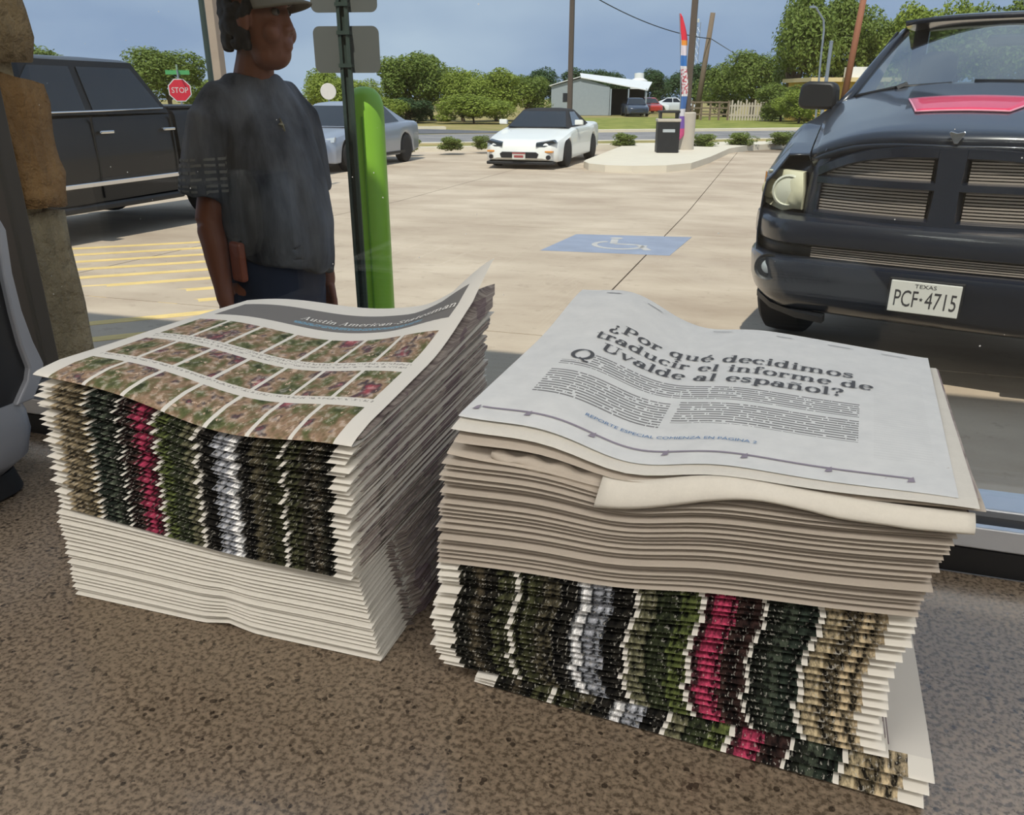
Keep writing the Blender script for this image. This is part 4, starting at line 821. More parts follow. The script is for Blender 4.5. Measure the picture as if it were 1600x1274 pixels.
MB().tube([(.42 + .18 * math.cos(a * math.pi / 10), 2.06 - .05 * math.sin(a * math.pi / 10), 1.32 + .17 * math.sin(a * math.pi / 10)) for a in range(21)], .015, 8).build('steering_wheel', M_PLAST, rm, True)
MB().box(-.1, .12, 2.1, 2.13, 1.72, 1.79).build('rear_view_mirror', M_PLAST, rm, bevel=.015)
for pts in ([(-.74, 1.505, 1.42), (-.5, 1.48, 1.472), (-.2, 1.485, 1.492)], [(-.08, 1.475, 1.505), (.25, 1.475, 1.50), (.55, 1.49, 1.47)]):
    w = MB().tube(pts, .012, 6).build('wiper', M_PLAST, rm, True); MB().tube([(pts[1][0], pts[1][1] - .02, pts[1][2] - .01), (pts[1][0] + .05, pts[1][1] + .02, pts[1][2] + .015)], .02, 6).build('wiper_arm', M_PLAST, w)
MB().grid(lambda a, b: ((2 * a - 1) * .84, 1.42 + .1 * (2 * a - 1) ** 2 + .16 * b, 1.468 - .11 * (2 * a - 1) ** 2 - .03 * b), 20, 3).build('cowl', M_PLAST, rm, True)
# ================================================================ person
M_SKIN = plain('skin', (128, 78, 58), .55, 0, .1, 9); M_HAIR = plain('hair', (24, 18, 17), .7)
def mat_shirt():
    n = N('faded_black_cotton'); v = n.coord('Object'); m = n.n('Mapping'); m.inputs['Scale'].default_value = (9, 9, 2.2); n.l(v, m.inputs[0])
    f = n.noise(m.outputs[0], 1.0, 5, .6); g = n.noise(v, 4, 3, .5); w = n.noise(v, 900, 2)
    c = n.ramp(n.math('ADD', n.math('MULTIPLY', f, .6), n.math('MULTIPLY', g, .4)), [(.36, s2l((44, 45, 50))), (.62, s2l((118, 119, 124)))])
    n.base(c); n.set(rough=.95, spec=.1); nd = n.math('ADD', f, 0.0); n.bump(nd, .35, .02); return n.m
M_SHIRT = mat_shirt(); M_JEAN = plain('dark_denim', (38, 46, 66), .9, 0, .35, 7); M_BELT = plain('brown_leather', (110, 60, 42), .6); M_CAP = plain('cap_fabric', (40, 42, 44), .9); M_BRIM = plain('brim_khaki', (126, 116, 100), .9)
pos = at(414, 300, 2.5)
man = thing('person', 'man in a faded black t-shirt, dark jeans and cap walking past outside the window', 'person', (pos.x, pos.y, -.012), math.radians(-114)); man.scale = (.8, .86, 1)
def ell(b, c, r, n=14, m=10):
    R = []
    for j in range(1, m):
        a = math.pi * j / m - math.pi / 2; R.append([(c[0] + r[0] * math.cos(a) * math.cos(2 * math.pi * k / n), c[1] + r[1] * math.cos(a) * math.sin(2 * math.pi * k / n), c[2] + r[2] * math.sin(a)) for k in range(n)])
    b.loft(R)
def limb(b, pts, n=14):
    """tapered limb: (x, y, z, r) joints, closed by rounded ends"""
    P = [Vector(p[:3]) for p in pts]; r = [p[3] for p in pts]; fp = [P[0]]; fr = [r[0]]
    for i in range(len(P) - 1):
        for k in range(1, 5): fp.append(P[i].lerp(P[i + 1], k / 4)); fr.append(r[i] + (r[i + 1] - r[i]) * sstep(k / 4))
    d0 = (fp[0] - fp[1]).normalized(); d1 = (fp[-1] - fp[-2]).normalized()
    fp = [fp[0] + d0 * fr[0] * .85] + [fp[0] + d0 * fr[0] * .5] + fp + [fp[-1] + d1 * fr[-1] * .5, fp[-1] + d1 * fr[-1] * .85]; fr = [fr[0] * .5, fr[0] * .86] + fr + [fr[-1] * .86, fr[-1] * .5]
    b.tube(fp, fr, n)
def torso(b, rows, n=24):
    b.loft([[(cx + a * (abs(math.cos(t)) ** .85) * (1 if math.cos(t) >= 0 else -1), cy + d * (abs(math.sin(t)) ** .85) * (1 if math.sin(t) >= 0 else -1), z) for t in [2 * math.pi * k / n for k in range(n)]] for z, a, d, cx, cy in rows])
def fuse(b, name, mat, parent, vox, sm=6, disp=None):
    o = b.build(name, mat, parent); m = o.modifiers.new('r', 'REMESH'); m.mode = 'VOXEL'; m.voxel_size = vox; m.use_smooth_shade = True
    s = o.modifiers.new('s', 'SMOOTH'); s.iterations = sm; s.factor = .5
    dg = bpy.context.evaluated_depsgraph_get(); dg.update(); me = bpy.data.meshes.new_from_object(o.evaluated_get(dg)); o.modifiers.clear(); o.data = me
    me.polygons.foreach_set('use_smooth', [True] * len(me.polygons))
    if disp:
        for v in me.vertices: v.co = disp(v.co, v.normal)
    if not me.materials: me.materials.append(mat)
    return o
def hand(b, wr, sx):
    """relaxed hand hanging from the wrist, slightly curled; palm towards the thigh"""
    x, y, z = wr
    b.loft([[(x + sx * dx * .9, y + dy * w, z - h) for dx, dy in ((-.014, -.036), (.012, -.038), (.018, 0), (.012, .036), (-.014, .036), (-.02, 0))] for h, w in ((0, .7), (.03, .9), (.07, 1.08), (.095, 1.05))])
    for i, (dy, L) in enumerate(((.034, .068), (.012, .078), (-.011, .073), (-.033, .058))):
        limb(b, [(x, y + dy, z - .085, .0098), (x - sx * .004, y + dy * 1.12, z - .085 - L * .45, .0092), (x - sx * .022, y + dy * 1.16, z - .085 - L * .8, .0084), (x - sx * .038, y + dy * 1.16, z - .085 - L, .0074)], 8)
    limb(b, [(x - sx * .008, y + .03, z - .025, .014), (x - sx * .018, y + .056, z - .058, .0125), (x - sx * .026, y + .064, z - .09, .0105), (x - sx * .03, y + .062, z - .108, .009)], 8)
bd = MB()
torso(bd, [(.86, .155, .12, 0, 0), (.95, .165, .14, 0, .01), (1.05, .165, .155, 0, .02), (1.2, .165, .15, 0, .01), (1.33, .15, .11, 0, 0), (1.42, .13, .09, 0, -.01), (1.46, .075, .07, 0, -.005)])
for sx in (-1, 1):
    limb(bd, [(sx * .09, 0, .9, .1), (sx * .1, .02, .5, .062), (sx * .105, -.01, .3, .056), (sx * .105, -.02, .08, .04)])
    limb(bd, [(sx * .105, -.05, .045, .04), (sx * .11, .05, .04, .042), (sx * .12, .14, .03, .03)])
    sh = (sx * .135, -.01, 1.345); el = (sx * .215, -.03, 1.09); wr = (sx * .225, .03 if sx > 0 else .02, .88)
    limb(bd, [(*sh, .052), (*el, .047), ((el[0] + wr[0]) / 2, (el[1] + wr[1]) / 2, 1.03, .045), (*wr, .03)]); hand(bd, wr, sx)
# neck and head, the head turned to its left
limb(bd, [(0, -.01, 1.43, .07), (0, .04, 1.54, .06)])
HR = Matrix.Rotation(math.radians(22), 4, 'Z'); HC = Vector((0, .075, 1.605))
hb = MB()
ell(hb, (0, -.012, .035), (.08, .102, .1)); ell(hb, (0, .025, -.03), (.07, .082, .085)); ell(hb, (0, .05, -.075), (.05, .05, .042)); ell(hb, (0, .03, -.085), (.062, .06, .035))
limb(hb, [(0, .093, .03, .01), (0, .104, .0, .011), (0, .111, -.018, .013)], 10); ell(hb, (.016, .105, -.022), (.012, .014, .011)); ell(hb, (-.016, .105, -.022), (.012, .014, .011))
ell(hb, (0, .098, -.052), (.026, .014, .008)); ell(hb, (0, .096, -.064), (.022, .015, .009)); ell(hb, (0, .09, .047), (.06, .018, .014))
for sx in (-1, 1): ell(hb, (sx * .082, -.008, .0), (.013, .026, .036)); ell(hb, (sx * .045, .07, -.03), (.03, .03, .028))
bd.add([tuple(HC + HR @ Vector(v)) for v in hb.V], hb.F)
body_o = fuse(bd, 'body', M_SKIN, man, .0048, 5)
def headpart(b, name, mat, smooth=True, **k):
    b.V = [tuple(HC + HR @ Vector(v)) for v in b.V]; return b.build(name, mat, man, smooth, **k)
for sx in (-1, 1):
    b = MB(); ell(b, (sx * .032, .083, .02), (.0125, .0125, .0095)); headpart(b, 'eye', plain('eye_white', (120, 112, 106), .3))
    b = MB(); ell(b, (sx * .033, .092, .02), (.006, .005, .006)); headpart(b, 'iris', M_HAIR)
    b = MB(); limb(b, [(sx * .015, .1, .04, .005), (sx * .035, .099, .046, .006), (sx * .055, .086, .04, .004)], 6); headpart(b, 'eyebrow', M_HAIR)
# curly hair under the cap
hr = MB(); r5 = random.Random(5)
for k in range(300):
    a = r5.uniform(math.radians(150), math.radians(390)); z = r5.uniform(-.06, .05); rr = .086 + .006 * r5.random() + (.008 if math.sin(a) < -.3 else 0)
    if math.sin(a) > .12 and z < .02: continue
    ell(hr, (rr * .9 * math.cos(a), -.012 + rr * 1.1 * math.sin(a), z), (.013 + .008 * r5.random(),) * 3, 6, 4)
hr.V = [tuple(HC + HR @ Vector(v)) for v in hr.V]; fuse(hr, 'hair', M_HAIR, man, .005, 1)
# cap
cp = MB().loft([[(math.cos(t) * .094 * k, -.008 + math.sin(t) * .115 * k, z) for t in [2 * math.pi * j / 24 for j in range(24)]] for z, k in ((.052, 1.0), (.07, 1.02), (.1, 1.0), (.13, .9), (.15, .68), (.16, .35), (.163, .05))])
headpart(cp, 'cap', M_CAP)
def brim(a, b):
    t = math.radians(20 + 140 * a); r0 = (.094, .115); x = math.cos(t) * (.092 + .012 * b); y = -.008 + math.sin(t) * (.112 + .085 * b * math.sin(t) ** .6); return (x, y, .06 - .02 * b - .018 * math.cos(t) ** 2)
br = MB().grid(brim, 20, 6); headpart(br, 'cap_brim', M_BRIM, solid=.005)
# shirt
s_ = MB()
torso(s_, [(.955, .188, .185, 0, .025), (1.0, .19, .195, 0, .035), (1.08, .188, .2, 0, .04), (1.18, .184, .19, 0, .03), (1.28, .184, .165, 0, .015), (1.36, .18, .135, 0, 0), (1.405, .165, .115, 0, -.008), (1.44, .13, .097, 0, -.01), (1.478, .082, .08, 0, -.004)])
for sx in (-1, 1):
    s_.tube([(sx * .05, -.008, 1.43), (sx * .115, -.01, 1.40), (sx * .165, -.012, 1.345), (sx * .195, -.02, 1.25), (sx * .206, -.026, 1.19), (sx * .21, -.028, 1.16)], [.05, .072, .088, .088, .09, .092], 18)
def folds(co, nr):
    w = math.sin(co.x * 46 + math.sin(co.z * 9) * 1.6 + co.y * 20) * .005 * sstep((1.42 - co.z) / .25) + mnoise.noise(Vector((co.x * 16, co.y * 16, co.z * 5))) * .008
    p = co + nr * w
    if abs(co.x) < .2: p.z += (.04 * (co.x / .2) + .005 * math.sin(co.x * 40)) * sstep((1.09 - co.z) / .12)
    return p
shirt_o = fuse(s_, 'shirt', M_SHIRT, man, .008, 6, folds)
from mathutils.bvhtree import BVHTree
SB = BVHTree.FromPolygons([v.co for v in shirt_o.data.vertices], [tuple(p.vertices) for p in shirt_o.data.polygons])
def hug(p, off=.002):
    loc, nr, _, _ = SB.find_nearest(Vector(p)); return tuple(loc + nr * off)
M_PRINT = plain('sleeve_print', (122, 120, 116), .9)
for k, (z, sg) in enumerate([(1.262, 0), (1.246, 1), (1.228, 0), (1.21, 1), (1.192, 0), (1.178, 0)]):
    b = MB()
    for q in range(7):
        t0 = math.radians(-62 + q * 30); t1 = t0 + math.radians(24 if (q + sg) % 3 else 13)
        cx_, rr = .206, .1
        P = [(cx_ + rr * math.cos(t0 + (t1 - t0) * i / 4), -.027 + rr * math.sin(t0 + (t1 - t0) * i / 4)) for i in range(5)]
        b.loft([[(x, y, z + dz) for x, y in P] for dz in (0, .007)], False)
    b.V = [hug(v) for v in b.V]; b.build('sleeve_print', M_PRINT, man, solid=.002)
star = [(.02 * (1 if k % 2 == 0 else .38) * math.sin(k * math.pi / 4), .026 * (1 if k % 2 == 0 else .3) * math.cos(k * math.pi / 4)) for k in range(8)]
b = MB().prism([(x + .005, z + 1.385) for x, z in star], .2, .21); b.V = [hug(v, .001 + .006 * (v[1] > .205)) for v in b.V]; b.build('chest_emblem', plain('emblem_tan', (150, 140, 112), .8), man)
# jeans, belt, phone case, shoes
j = MB(); torso(j, [(.82, .168, .135, 0, .005), (.9, .18, .15, 0, .005), (1.0, .175, .158, 0, .015), (1.04, .172, .158, 0, .02)])
for sx in (-1, 1): limb(j, [(sx * .095, .005, .86, .105), (sx * .1, .015, .5, .082), (sx * .106, -.012, .12, .075)])
fuse(j, 'jeans', M_JEAN, man, .009, 5, lambda co, nr: co + nr * (mnoise.noise(co * 14) * .007))
for sx in (-1, 1):
    b = MB(); limb(b, [(sx * .105, -.05, .05, .05), (sx * .112, .06, .045, .05), (sx * .122, .16, .04, .042)]); b.V = [(x, y, max(z, .0)) for x, y, z in b.V]; fuse(b, 'shoe', plain('shoe_leather', (50, 40, 34), .6), man, .008, 3)
MB().loft([[(math.cos(t) * a, .012 + math.sin(t) * a * .8, z) for t in [2 * math.pi * k / 32 for k in range(32)]] for z, a in ((1.0, .178), (1.005, .184), (1.035, .183), (1.04, .176))]).build('belt', M_BELT, man, True)
MB().box(.178, .206, .055, .12, .935, 1.045).build('phone_case', plain('case_leather', (134, 70, 48), .5), man, bevel=.009)
# ================================================================ posts, bollard and signs by the walkway
M_GRN = plain('lime_green_paint', (140, 194, 58), .4, 0, .06, 3); M_SIGNB = plain('sign_back', (96, 98, 95), .5, .1); M_POSTG = plain('dark_green_post', (58, 72, 66), .5, .3); M_CPAD = plain('pole_concrete', (186, 176, 162), .9)
bp = at(588, 470, 4.2); zb = gz(bp.y)
bo = thing('bollard', 'tall lime green bollard beside the sign post', 'bollard', (bp.x, bp.y, zb))
MB().lathe([(.094, 0), (.094, 1.36), (.091, 1.39), (.08, 1.425), (.055, 1.452), (.02, 1.463), (.001, 1.465)], 28).build('sleeve', M_GRN, bo, True, angle=40)
MB().lathe([(.12, 0), (.12, .02), (.098, .03)], 28).build('base_collar', M_CPAD, bo)
for k in (.035, -.035): MB().box(k - .004, k + .004, -.098, -.09, .05, 1.33).build('sleeve_groove', plain('green_groove', (96, 150, 30), .5), bo)
sp_ = at(566, 470, 4.02); 
sg = thing('sign_post', 'slim green sign post with two plates seen from behind beside the bollard', 'sign', (sp_.x, sp_.y, gz(sp_.y)), math.radians(12))
MB().loft([[(x, y, z) for x, y in ((-.026, .012), (-.026, -.006), (-.01, -.01), (-.01, .012), (.01, .012), (.01, -.01), (.026, -.006), (.026, .012), (.016, .02), (-.016, .02))] for z in (0, 2.3)]).build('post', M_POSTG, sg)
def rplate(w, z0, z1, nm, r=.03):
    P = [(x, y) for x, y, _ in rrect(-w, w, z0, z1, 0, r)]; o = MB().prism(P, .03, .033).build(nm, M_SIGNB, sg)
    for z in (z0 + .03, z1 - .03): MB().box(-.03, .03, -.014, .03, z - .008, z + .008).build('bracket', M_POSTG, o)
rplate(.152, 1.52, 1.715, 'sign_plate'); rplate(.152, 1.77, 2.05, 'sign_plate'); 
# ---- island: bin, lamp post, feather flag
tp = on(1041, 238, LOT + .15)
bn = thing('litter_bin', 'black square litter bin with pale lid on the kerbed island', 'bin', (tp.x, tp.y, LOT + .15), math.radians(14))
MB().box(-.29, .29, -.27, .27, 0, .78).build('bin_body', M_PLAST, bn, bevel=.02); MB().box(-.31, .31, -.29, .29, .78, .86).build('bin_rim', M_CPAD, bn, bevel=.02)
MB().box(-.24, -.2, -.25, .25, .86, 1.0).box(.2, .24, -.25, .25, .86, 1.0).box(-.27, .27, -.27, .27, 1.0, 1.06).build('bin_hood', M_PLAST, bn, bevel=.01)
MB().box(-.16, .16, -.28, -.272, .52, .6).build('bin_label', M_LAMPG, bn)
M_POLE = plain('brown_steel_pole', (96, 84, 74), .5, .3); M_WOOD = plain('weathered_wood', (120, 104, 88), .9); M_REDWOOD = plain('reddish_pole', (150, 96, 72), .8); M_GALV = plain('galvanised_steel', (150, 156, 164), .4, .5)
def lamppost(name, label, px, d, base_py, w, h, mat, ped=0, wedge=None, cat='lamp post'):
    q = at(px, 300, d); t = thing(name, label, cat, (q.x, q.y, LOT)); 
    MB().loft([[(k * dx, k * dy, z) for dx, dy in ((-.5, -.5), (.5, -.5), (.5, .5), (-.5, .5))] for z, k in ((ped, w), (h * .5, w * .95), (h, w * .85))]).build('pole', mat, t, bevel=.01)
    if ped: MB().lathe([(.26, -.1), (.26, ped - .03), (.23, ped)], 20).build('pedestal', M_CPAD, t, True, angle=40)
    MB().box(-.1, .1, -.9, -.1, h - .1, h).box(-.28, .28, -1.5, -.8, h - .12, h + .02).build('lamp_head', mat, t, bevel=.02)
    return t
lamppost('lamp_post', 'brown steel lamp post on a concrete pedestal behind the litter bin', 1064, 24.4, 0, .17, 7.5, M_POLE, 1.15)
lamppost('lamp_post', 'brown steel lamp post rising behind the white convertible', 887, 32, 0, .17, 8.5, M_POLE, .8)
lamppost('lamp_post', 'pale square lamp post just behind the man in the cap', 366, 15, 0, .16, 6.5, plain('tan_pole', (166, 148, 130), .6), .6)
q = at(352, 300, 13); t = thing('slim_post', 'slim dark post left of the pale square lamp post', 'post', (q.x, q.y, LOT)); MB().tube([(0, 0, 0), (0, 0, 6.2)], .04, 8).build('tube', M_POSTG, t); MB().lathe([(.09, 0), (.09, .03), (.05, .05)], 12).build('foot', M_GALV, t)
# feather flag
q = at(1062, 200, 23.9); fl = thing('feather_flag', 'tall feather flag in red, blue and white strapped to the lamp post', 'flag', (q.x, q.y, LOT + .15), math.radians(17))
def flagx(z): return -.02 - .1 * max(0, z - 1.2) ** 1.35 / 1.6
def mat_flag():
    n = N('flag_print'); uv = n.coord('UV'); sep = n.n('SeparateXYZ'); n.l(uv, sep.inputs[0]); u, v = sep.outputs[0], sep.outputs[1]
    c = n.ramp(v, [(0, s2l((206, 80, 130))), (.1, s2l((124, 90, 170))), (.2, s2l((222, 216, 220))), (.26, s2l((70, 110, 170))), (.36, s2l((226, 222, 222))), (.6, s2l((60, 120, 190))), (.68, s2l((226, 214, 220))), (.76, s2l((236, 150, 60))), (.8, s2l((226, 52, 70)))], 'CONSTANT')
    d = n.math('MULTIPLY', n.math('MULTIPLY', n.math('GREATER_THAN', v, .38), n.math('LESS_THAN', v, .58)), n.math('GREATER_THAN', n.noise(n.coord('UV', (5, 40, 1)), 1.0, 1), .52))
    n.base(n.mix(d, c, s2l((190, 90, 100)))); n.set(rough=.7); return n.m
V = []; uvs = []; nn = 40
for i in range(nn + 1):
    v = i / nn; z = .25 + 3.2 * v; w = .42 * min(1, v / .05) * (1 if v < .75 else math.sqrt(max(0.004, 1 - ((v - .75) / .25) ** 2)))
    for k in range(7): V.append((flagx(z) + w * k / 6 * .5 + (.02 * math.sin(z * 5 + k)), .16 * w * math.sin(k * 1.1 + z * 2.2) * .6 + w * k / 6 * .55, z)); uvs.append((k / 6, v))
fo = mesh('banner', V, [(i * 7 + k, i * 7 + k + 1, (i + 1) * 7 + k + 1, (i + 1) * 7 + k) for i in range(nn) for k in range(6)], mat_flag(), fl, True, uvs); fo.modifiers.new('s', 'SOLIDIFY').thickness = .004
MB().tube([(flagx(.25 + 3.2 * k / 12) - .012, 0, -.05 + 3.55 * k / 12 if k == 0 else .25 + 3.2 * k / 12) for k in range(13)], .014, 6).build('flag_pole', M_GALV, fl)
# ---- stop sign, round sign
q = at(281, 141, 37); st = thing('stop_sign', 'red octagonal stop sign with a green street blade beside the round tree', 'sign', (q.x, q.y, LOT), YAW + math.radians(22))
zc_ = q.z - LOT; oc = lambda r: [(r * math.cos(math.radians(22.5 + 45 * k)), zc_ + r * math.sin(math.radians(22.5 + 45 * k))) for k in range(8)]
f_ = MB().prism(oc(.46), -.012, 0).build('rim', M_PLATE, st); MB().prism(oc(.42), -.018, -.011).build('face', plain('stop_red', (206, 40, 58), .5), st)
V_, F_ = sans_text('STOP'); w = max(p[0] for p in V_) - min(p[0] for p in V_); mesh('stop_lettering', [(p[0] * .62 / w, -.0195, zc_ - .1 + p[1] * .3) for p in V_], F_, M_PLATE, st)
MB().tube([(0, .03, 0), (0, .03, zc_ + .95)], .035, 8).build('post', M_GALV, st); MB().box(-.45, .45, .02, .04, zc_ + .58, zc_ + .74).build('street_blade', plain('blade_green', (84, 160, 96), .5), st)
MB().box(-.02, .0, -.4, .4, zc_ + .76, zc_ + .9).build('street_blade', plain('blade_green_pale', (150, 190, 110), .5), st)
q = at(513, 143, 34); t = thing('round_sign', 'pale round sign on a thin post to the right of the man', 'sign', (q.x, q.y, LOT), YAW + math.radians(12)); zc_ = q.z - LOT
MB().lathe([(.001, -.01), (.29, -.01), (.3, 0), (.29, .01), (.001, .01)], 24, 'y', (0, 0, zc_)).build('disc', plain('sign_cream', (222, 214, 204), .6), t); MB().tube([(0, .03, 0), (0, .03, zc_ + .2)], .03, 8).build('post', M_GALV, t)
# ---- utility poles and wire
def upole(label, px, py_top, d, r, mat, lean=0, arm=True):
    q = at(px, py_top, d); t = thing('utility_pole', label, 'pole', (q.x, q.y, LOT)); h = q.z - LOT
    MB().tube([(-lean, 0, 0), (0, 0, h)], [r * 1.2, r], 10).build('pole', mat, t, True)
    if arm: MB().box(-.9, .9, -.06, .06, h - .55, h - .42).build('crossarm', mat, t)
    return q
p1 = upole('leaning wooden utility pole carrying the wire', 1114, 20, 62, .17, M_WOOD, .6, False)
p2 = upole('reddish wooden utility pole behind the dark pickup', 1361, -60, 55, .17, M_REDWOOD, .5, True)
a0 = at(930, -4, 48); wr_ = []
for k in range(25): s = k / 24; p = Vector(a0).lerp(p1 - Vector((0, 0, 1.6)), s); wr_.append((p.x, p.y, p.z - 1.5 * s * (1 - s)))
p3 = at(1150, 85, 95); wr_ += [tuple(Vector(wr_[-1]).lerp(p3, k / 6)) for k in range(1, 7)]
a1 = at(700, -60, 40); wr_ = [tuple(Vector(a1).lerp(a0, k / 5)) for k in range(5)] + wr_
tag(MB().tube(wr_, .028, 5).build('overhead_wire', M_PLAST), 'single dark overhead wire sagging across the sky', 'wire')
q = at(1091, 35, 160); tw_ = thing('radio_mast', 'thin lattice radio mast far behind the trees', 'mast', (q.x, q.y, LOT)); b = MB(); h = q.z - LOT
for a in range(3): c_, s_2 = math.cos(a * 2.094) * .45, math.sin(a * 2.094) * .45; b.tube([(c_, s_2, 0), (c_, s_2, h)], .06, 5)
for k in range(int(h / 1.2)):
    z = k * 1.2
    for a in range(3): b.tube([(math.cos(a * 2.094) * .45, math.sin(a * 2.094) * .45, z), (math.cos((a + 1) * 2.094) * .45, math.sin((a + 1) * 2.094) * .45, z + 1.2)], .035, 4)
b.build('lattice', M_GALV, tw_); MB().lathe([(.2, h), (.2, h + .5), (.001, h + .6)], 8).build('beacon', M_PLATE, tw_)
q = at(1283, 12, 46); t = thing('street_light', 'bent thin street light in front of the tall trees', 'street light', (q.x, q.y, LOT), YAW); h = q.z - LOT
MB().tube([(.45, 0, 0), (.3, 0, h * .6), (.28, 0, h * .82), (.2, 0, h * .9), (-.25, 0, h), (-.4, 0, h + .05)], .05, 6).build('curved_pole', M_GALV, t); MB().box(-.55, -.3, -.08, .08, h - .02, h + .08).build('lamp_head', M_GALV, t)
q = at(1299, 66, 46); t = thing('steel_post', 'short straight steel post right of the bent street light', 'post', (q.x, q.y, LOT)); MB().tube([(0, 0, 0), (0, 0, q.z - LOT)], .09, 8).build('tube', M_GALV, t); MB().lathe([(.1, q.z - LOT), (.1, q.z - LOT + .05), (.001, q.z - LOT + .08)], 8).build('cap', M_GALV, t)
# ---- buildings
M_SHED = plain('shed_sheet_metal', (158, 166, 172), .5, .2); M_SROOF = plain('white_metal_roof', (232, 232, 230), .4); M_DARKO = plain('dark_opening', (36, 40, 48), .9)
q = at(908, 172, 74); sh = thing('metal_shed', 'grey metal shed with white sheet roof beyond the road', 'building', (q.x, q.y, LOT), YAW - math.radians(4))
MB().prism([(-2.6, 0), (2.4, 0), (2.4, 2.3), (.0, 3.0), (-2.6, 2.35)], 0, 9).build('wall', M_SHED, sh); rf = MB().loft([[(-2.8, -.2, 2.35), (-2.8, 9.3, 2.35), (-.1, 9.3, 3.08), (-.1, -.2, 3.08)], [(-2.8, -.2, 2.42), (-2.8, 9.3, 2.42), (-.1, 9.3, 3.15), (-.1, -.2, 3.15)]]).loft([[(-.1, -.2, 3.0), (-.1, 9.3, 3.55), (6.8, 9.3, 2.75), (5.6, -.2, 1.98)], [(-.1, -.2, 3.07), (-.1, 9.3, 3.62), (6.8, 9.3, 2.82), (5.6, -.2, 2.05)]]).build('roof', M_SROOF, sh)
MB().box(2.45, 5.6, 3, 3.1, 0, 2.15).build('open_bay', M_DARKO, sh)
for x in (2.5, 4.0, 5.5): MB().box(x - .06, x + .06, -.1, .02, 0, 2.15).build('bay_post', M_SHED, sh)
MB().box(-1.6, -.9, -.03, 0, 1.1, 1.8).build('window', M_DARKO, sh)
q = at(996, 170, 92); t = thing('white_tank', 'white tank tower beside the metal shed roof', 'tank', (q.x, q.y, LOT)); MB().lathe([(.9, 2.2), (.9, 3.1), (.5, 3.3), (.5, 3.8), (.001, 3.85)], 18).build('tank', M_SROOF, t, True, angle=30); MB().box(-.8, -.7, -.05, .05, 0, 2.3).box(.7, .8, -.05, .05, 0, 2.3).build('stand', M_GALV, t)
q = at(1300, 172, 58); yb = thing('yellow_building', 'low yellow building with flat roof behind the pickup mirror', 'building', (q.x, q.y, LOT), YAW)
MB().box(-1.4, 3.6, 0, 5, 0, 2.4).build('wall', plain('yellow_stucco', (216, 178, 92), .9), yb); MB().box(-1.7, 3.9, -.4, 5.3, 2.4, 2.65).build('roof', plain('cream_fascia', (226, 200, 150), .8), yb); MB().box(.6, 1.6, -.03, 0, 0, 2.0).build('door', plain('brown_door', (130, 90, 60), .7), yb)
MB().box(1.2, 2.3, 1, 2, 2.65, 3.3).build('roof_unit', M_SROOF, yb)
# ---- fence across the road
fq0, fq1 = at(1068, 172, 60), at(1138, 170, 60); fence = thing('rail_fence', 'weathered rail fence left of the white pickets', 'fence', (fq0.x, fq0.y, LOT)); dvec = fq1 - fq0; L = math.hypot(dvec.x, dvec.y); fence.rotation_euler = (0, 0, math.atan2(dvec.y, dvec.x))
for k in range(6): MB().box(L * k / 5 - .07, L * k / 5 + .07, -.07, .07, 0, 1.25).build('post', M_WOOD, fence)
for z in (.35, .75, 1.12): MB().box(0, L, -.09, -.06, z, z + .1).build('rail', M_WOOD, fence)
fq0, fq1 = at(1139, 172, 60), at(1202, 170, 60); fence = thing('picket_fence', 'whitish picket fence below the trees across the road', 'fence', (fq0.x, fq0.y, LOT)); dvec = fq1 - fq0; L = math.hypot(dvec.x, dvec.y); fence.rotation_euler = (0, 0, math.atan2(dvec.y, dvec.x)); M_PICK = plain('grey_pickets', (190, 178, 164), .9)
npk = 15
for k in range(npk): x = L * k / (npk - 1); hh = 1.25 + .12 * math.sin(k * 2.3); MB().prism([(x - .06, 0), (x + .06, 0), (x + .06, hh - .08), (x, hh), (x - .06, hh - .08)], -.02, .02).build('picket', M_PICK, fence)
for z in (.3, .9): MB().box(0, L, .02, .06, z, z + .09).build('rail', M_PICK, fence)
# ---- vehicles standing far off by the shed
def farcar(label, px, d, col, rz, name='parked_car'):
    q = at(px, 172, d); t = thing(name, label, 'car', (q.x, q.y, LOT), rz, 'cars standing by the shed'); m = paint('far_paint', col)
    body(t, m, SED, [(.92, .38, .335), (3.85, .38, .335)], step=.2); cabin(t, m, .8, .6, .92, 1.42, 1.25, 2.1, 3.1, 4.4, splits=[(1.75, 2.55, 2.15, 2.55), (2.63, 3.75, 2.63, 3.2)])
    for sx in (-1, 1):
        for y in (.92, 3.85): MB().lathe([(.001, -.1), (.335, -.1), (.335, .1), (.001, .1)], 14, 'x', (sx * .82, y, .335)).build('wheel', M_TIRE, t)
farcar('dark blue car standing under the shed awning', 998, 70, (52, 62, 80), YAW); farcar('white car standing near the feather flag', 1045, 90, (226, 228, 230), YAW + 1.5); farcar('red car seen end-on between the shed and the white car', 1023, 82, (176, 60, 56), YAW + .1); farcar('pale car standing in front of the rail fence', 1086, 92, (200, 204, 208), YAW + 1.6)
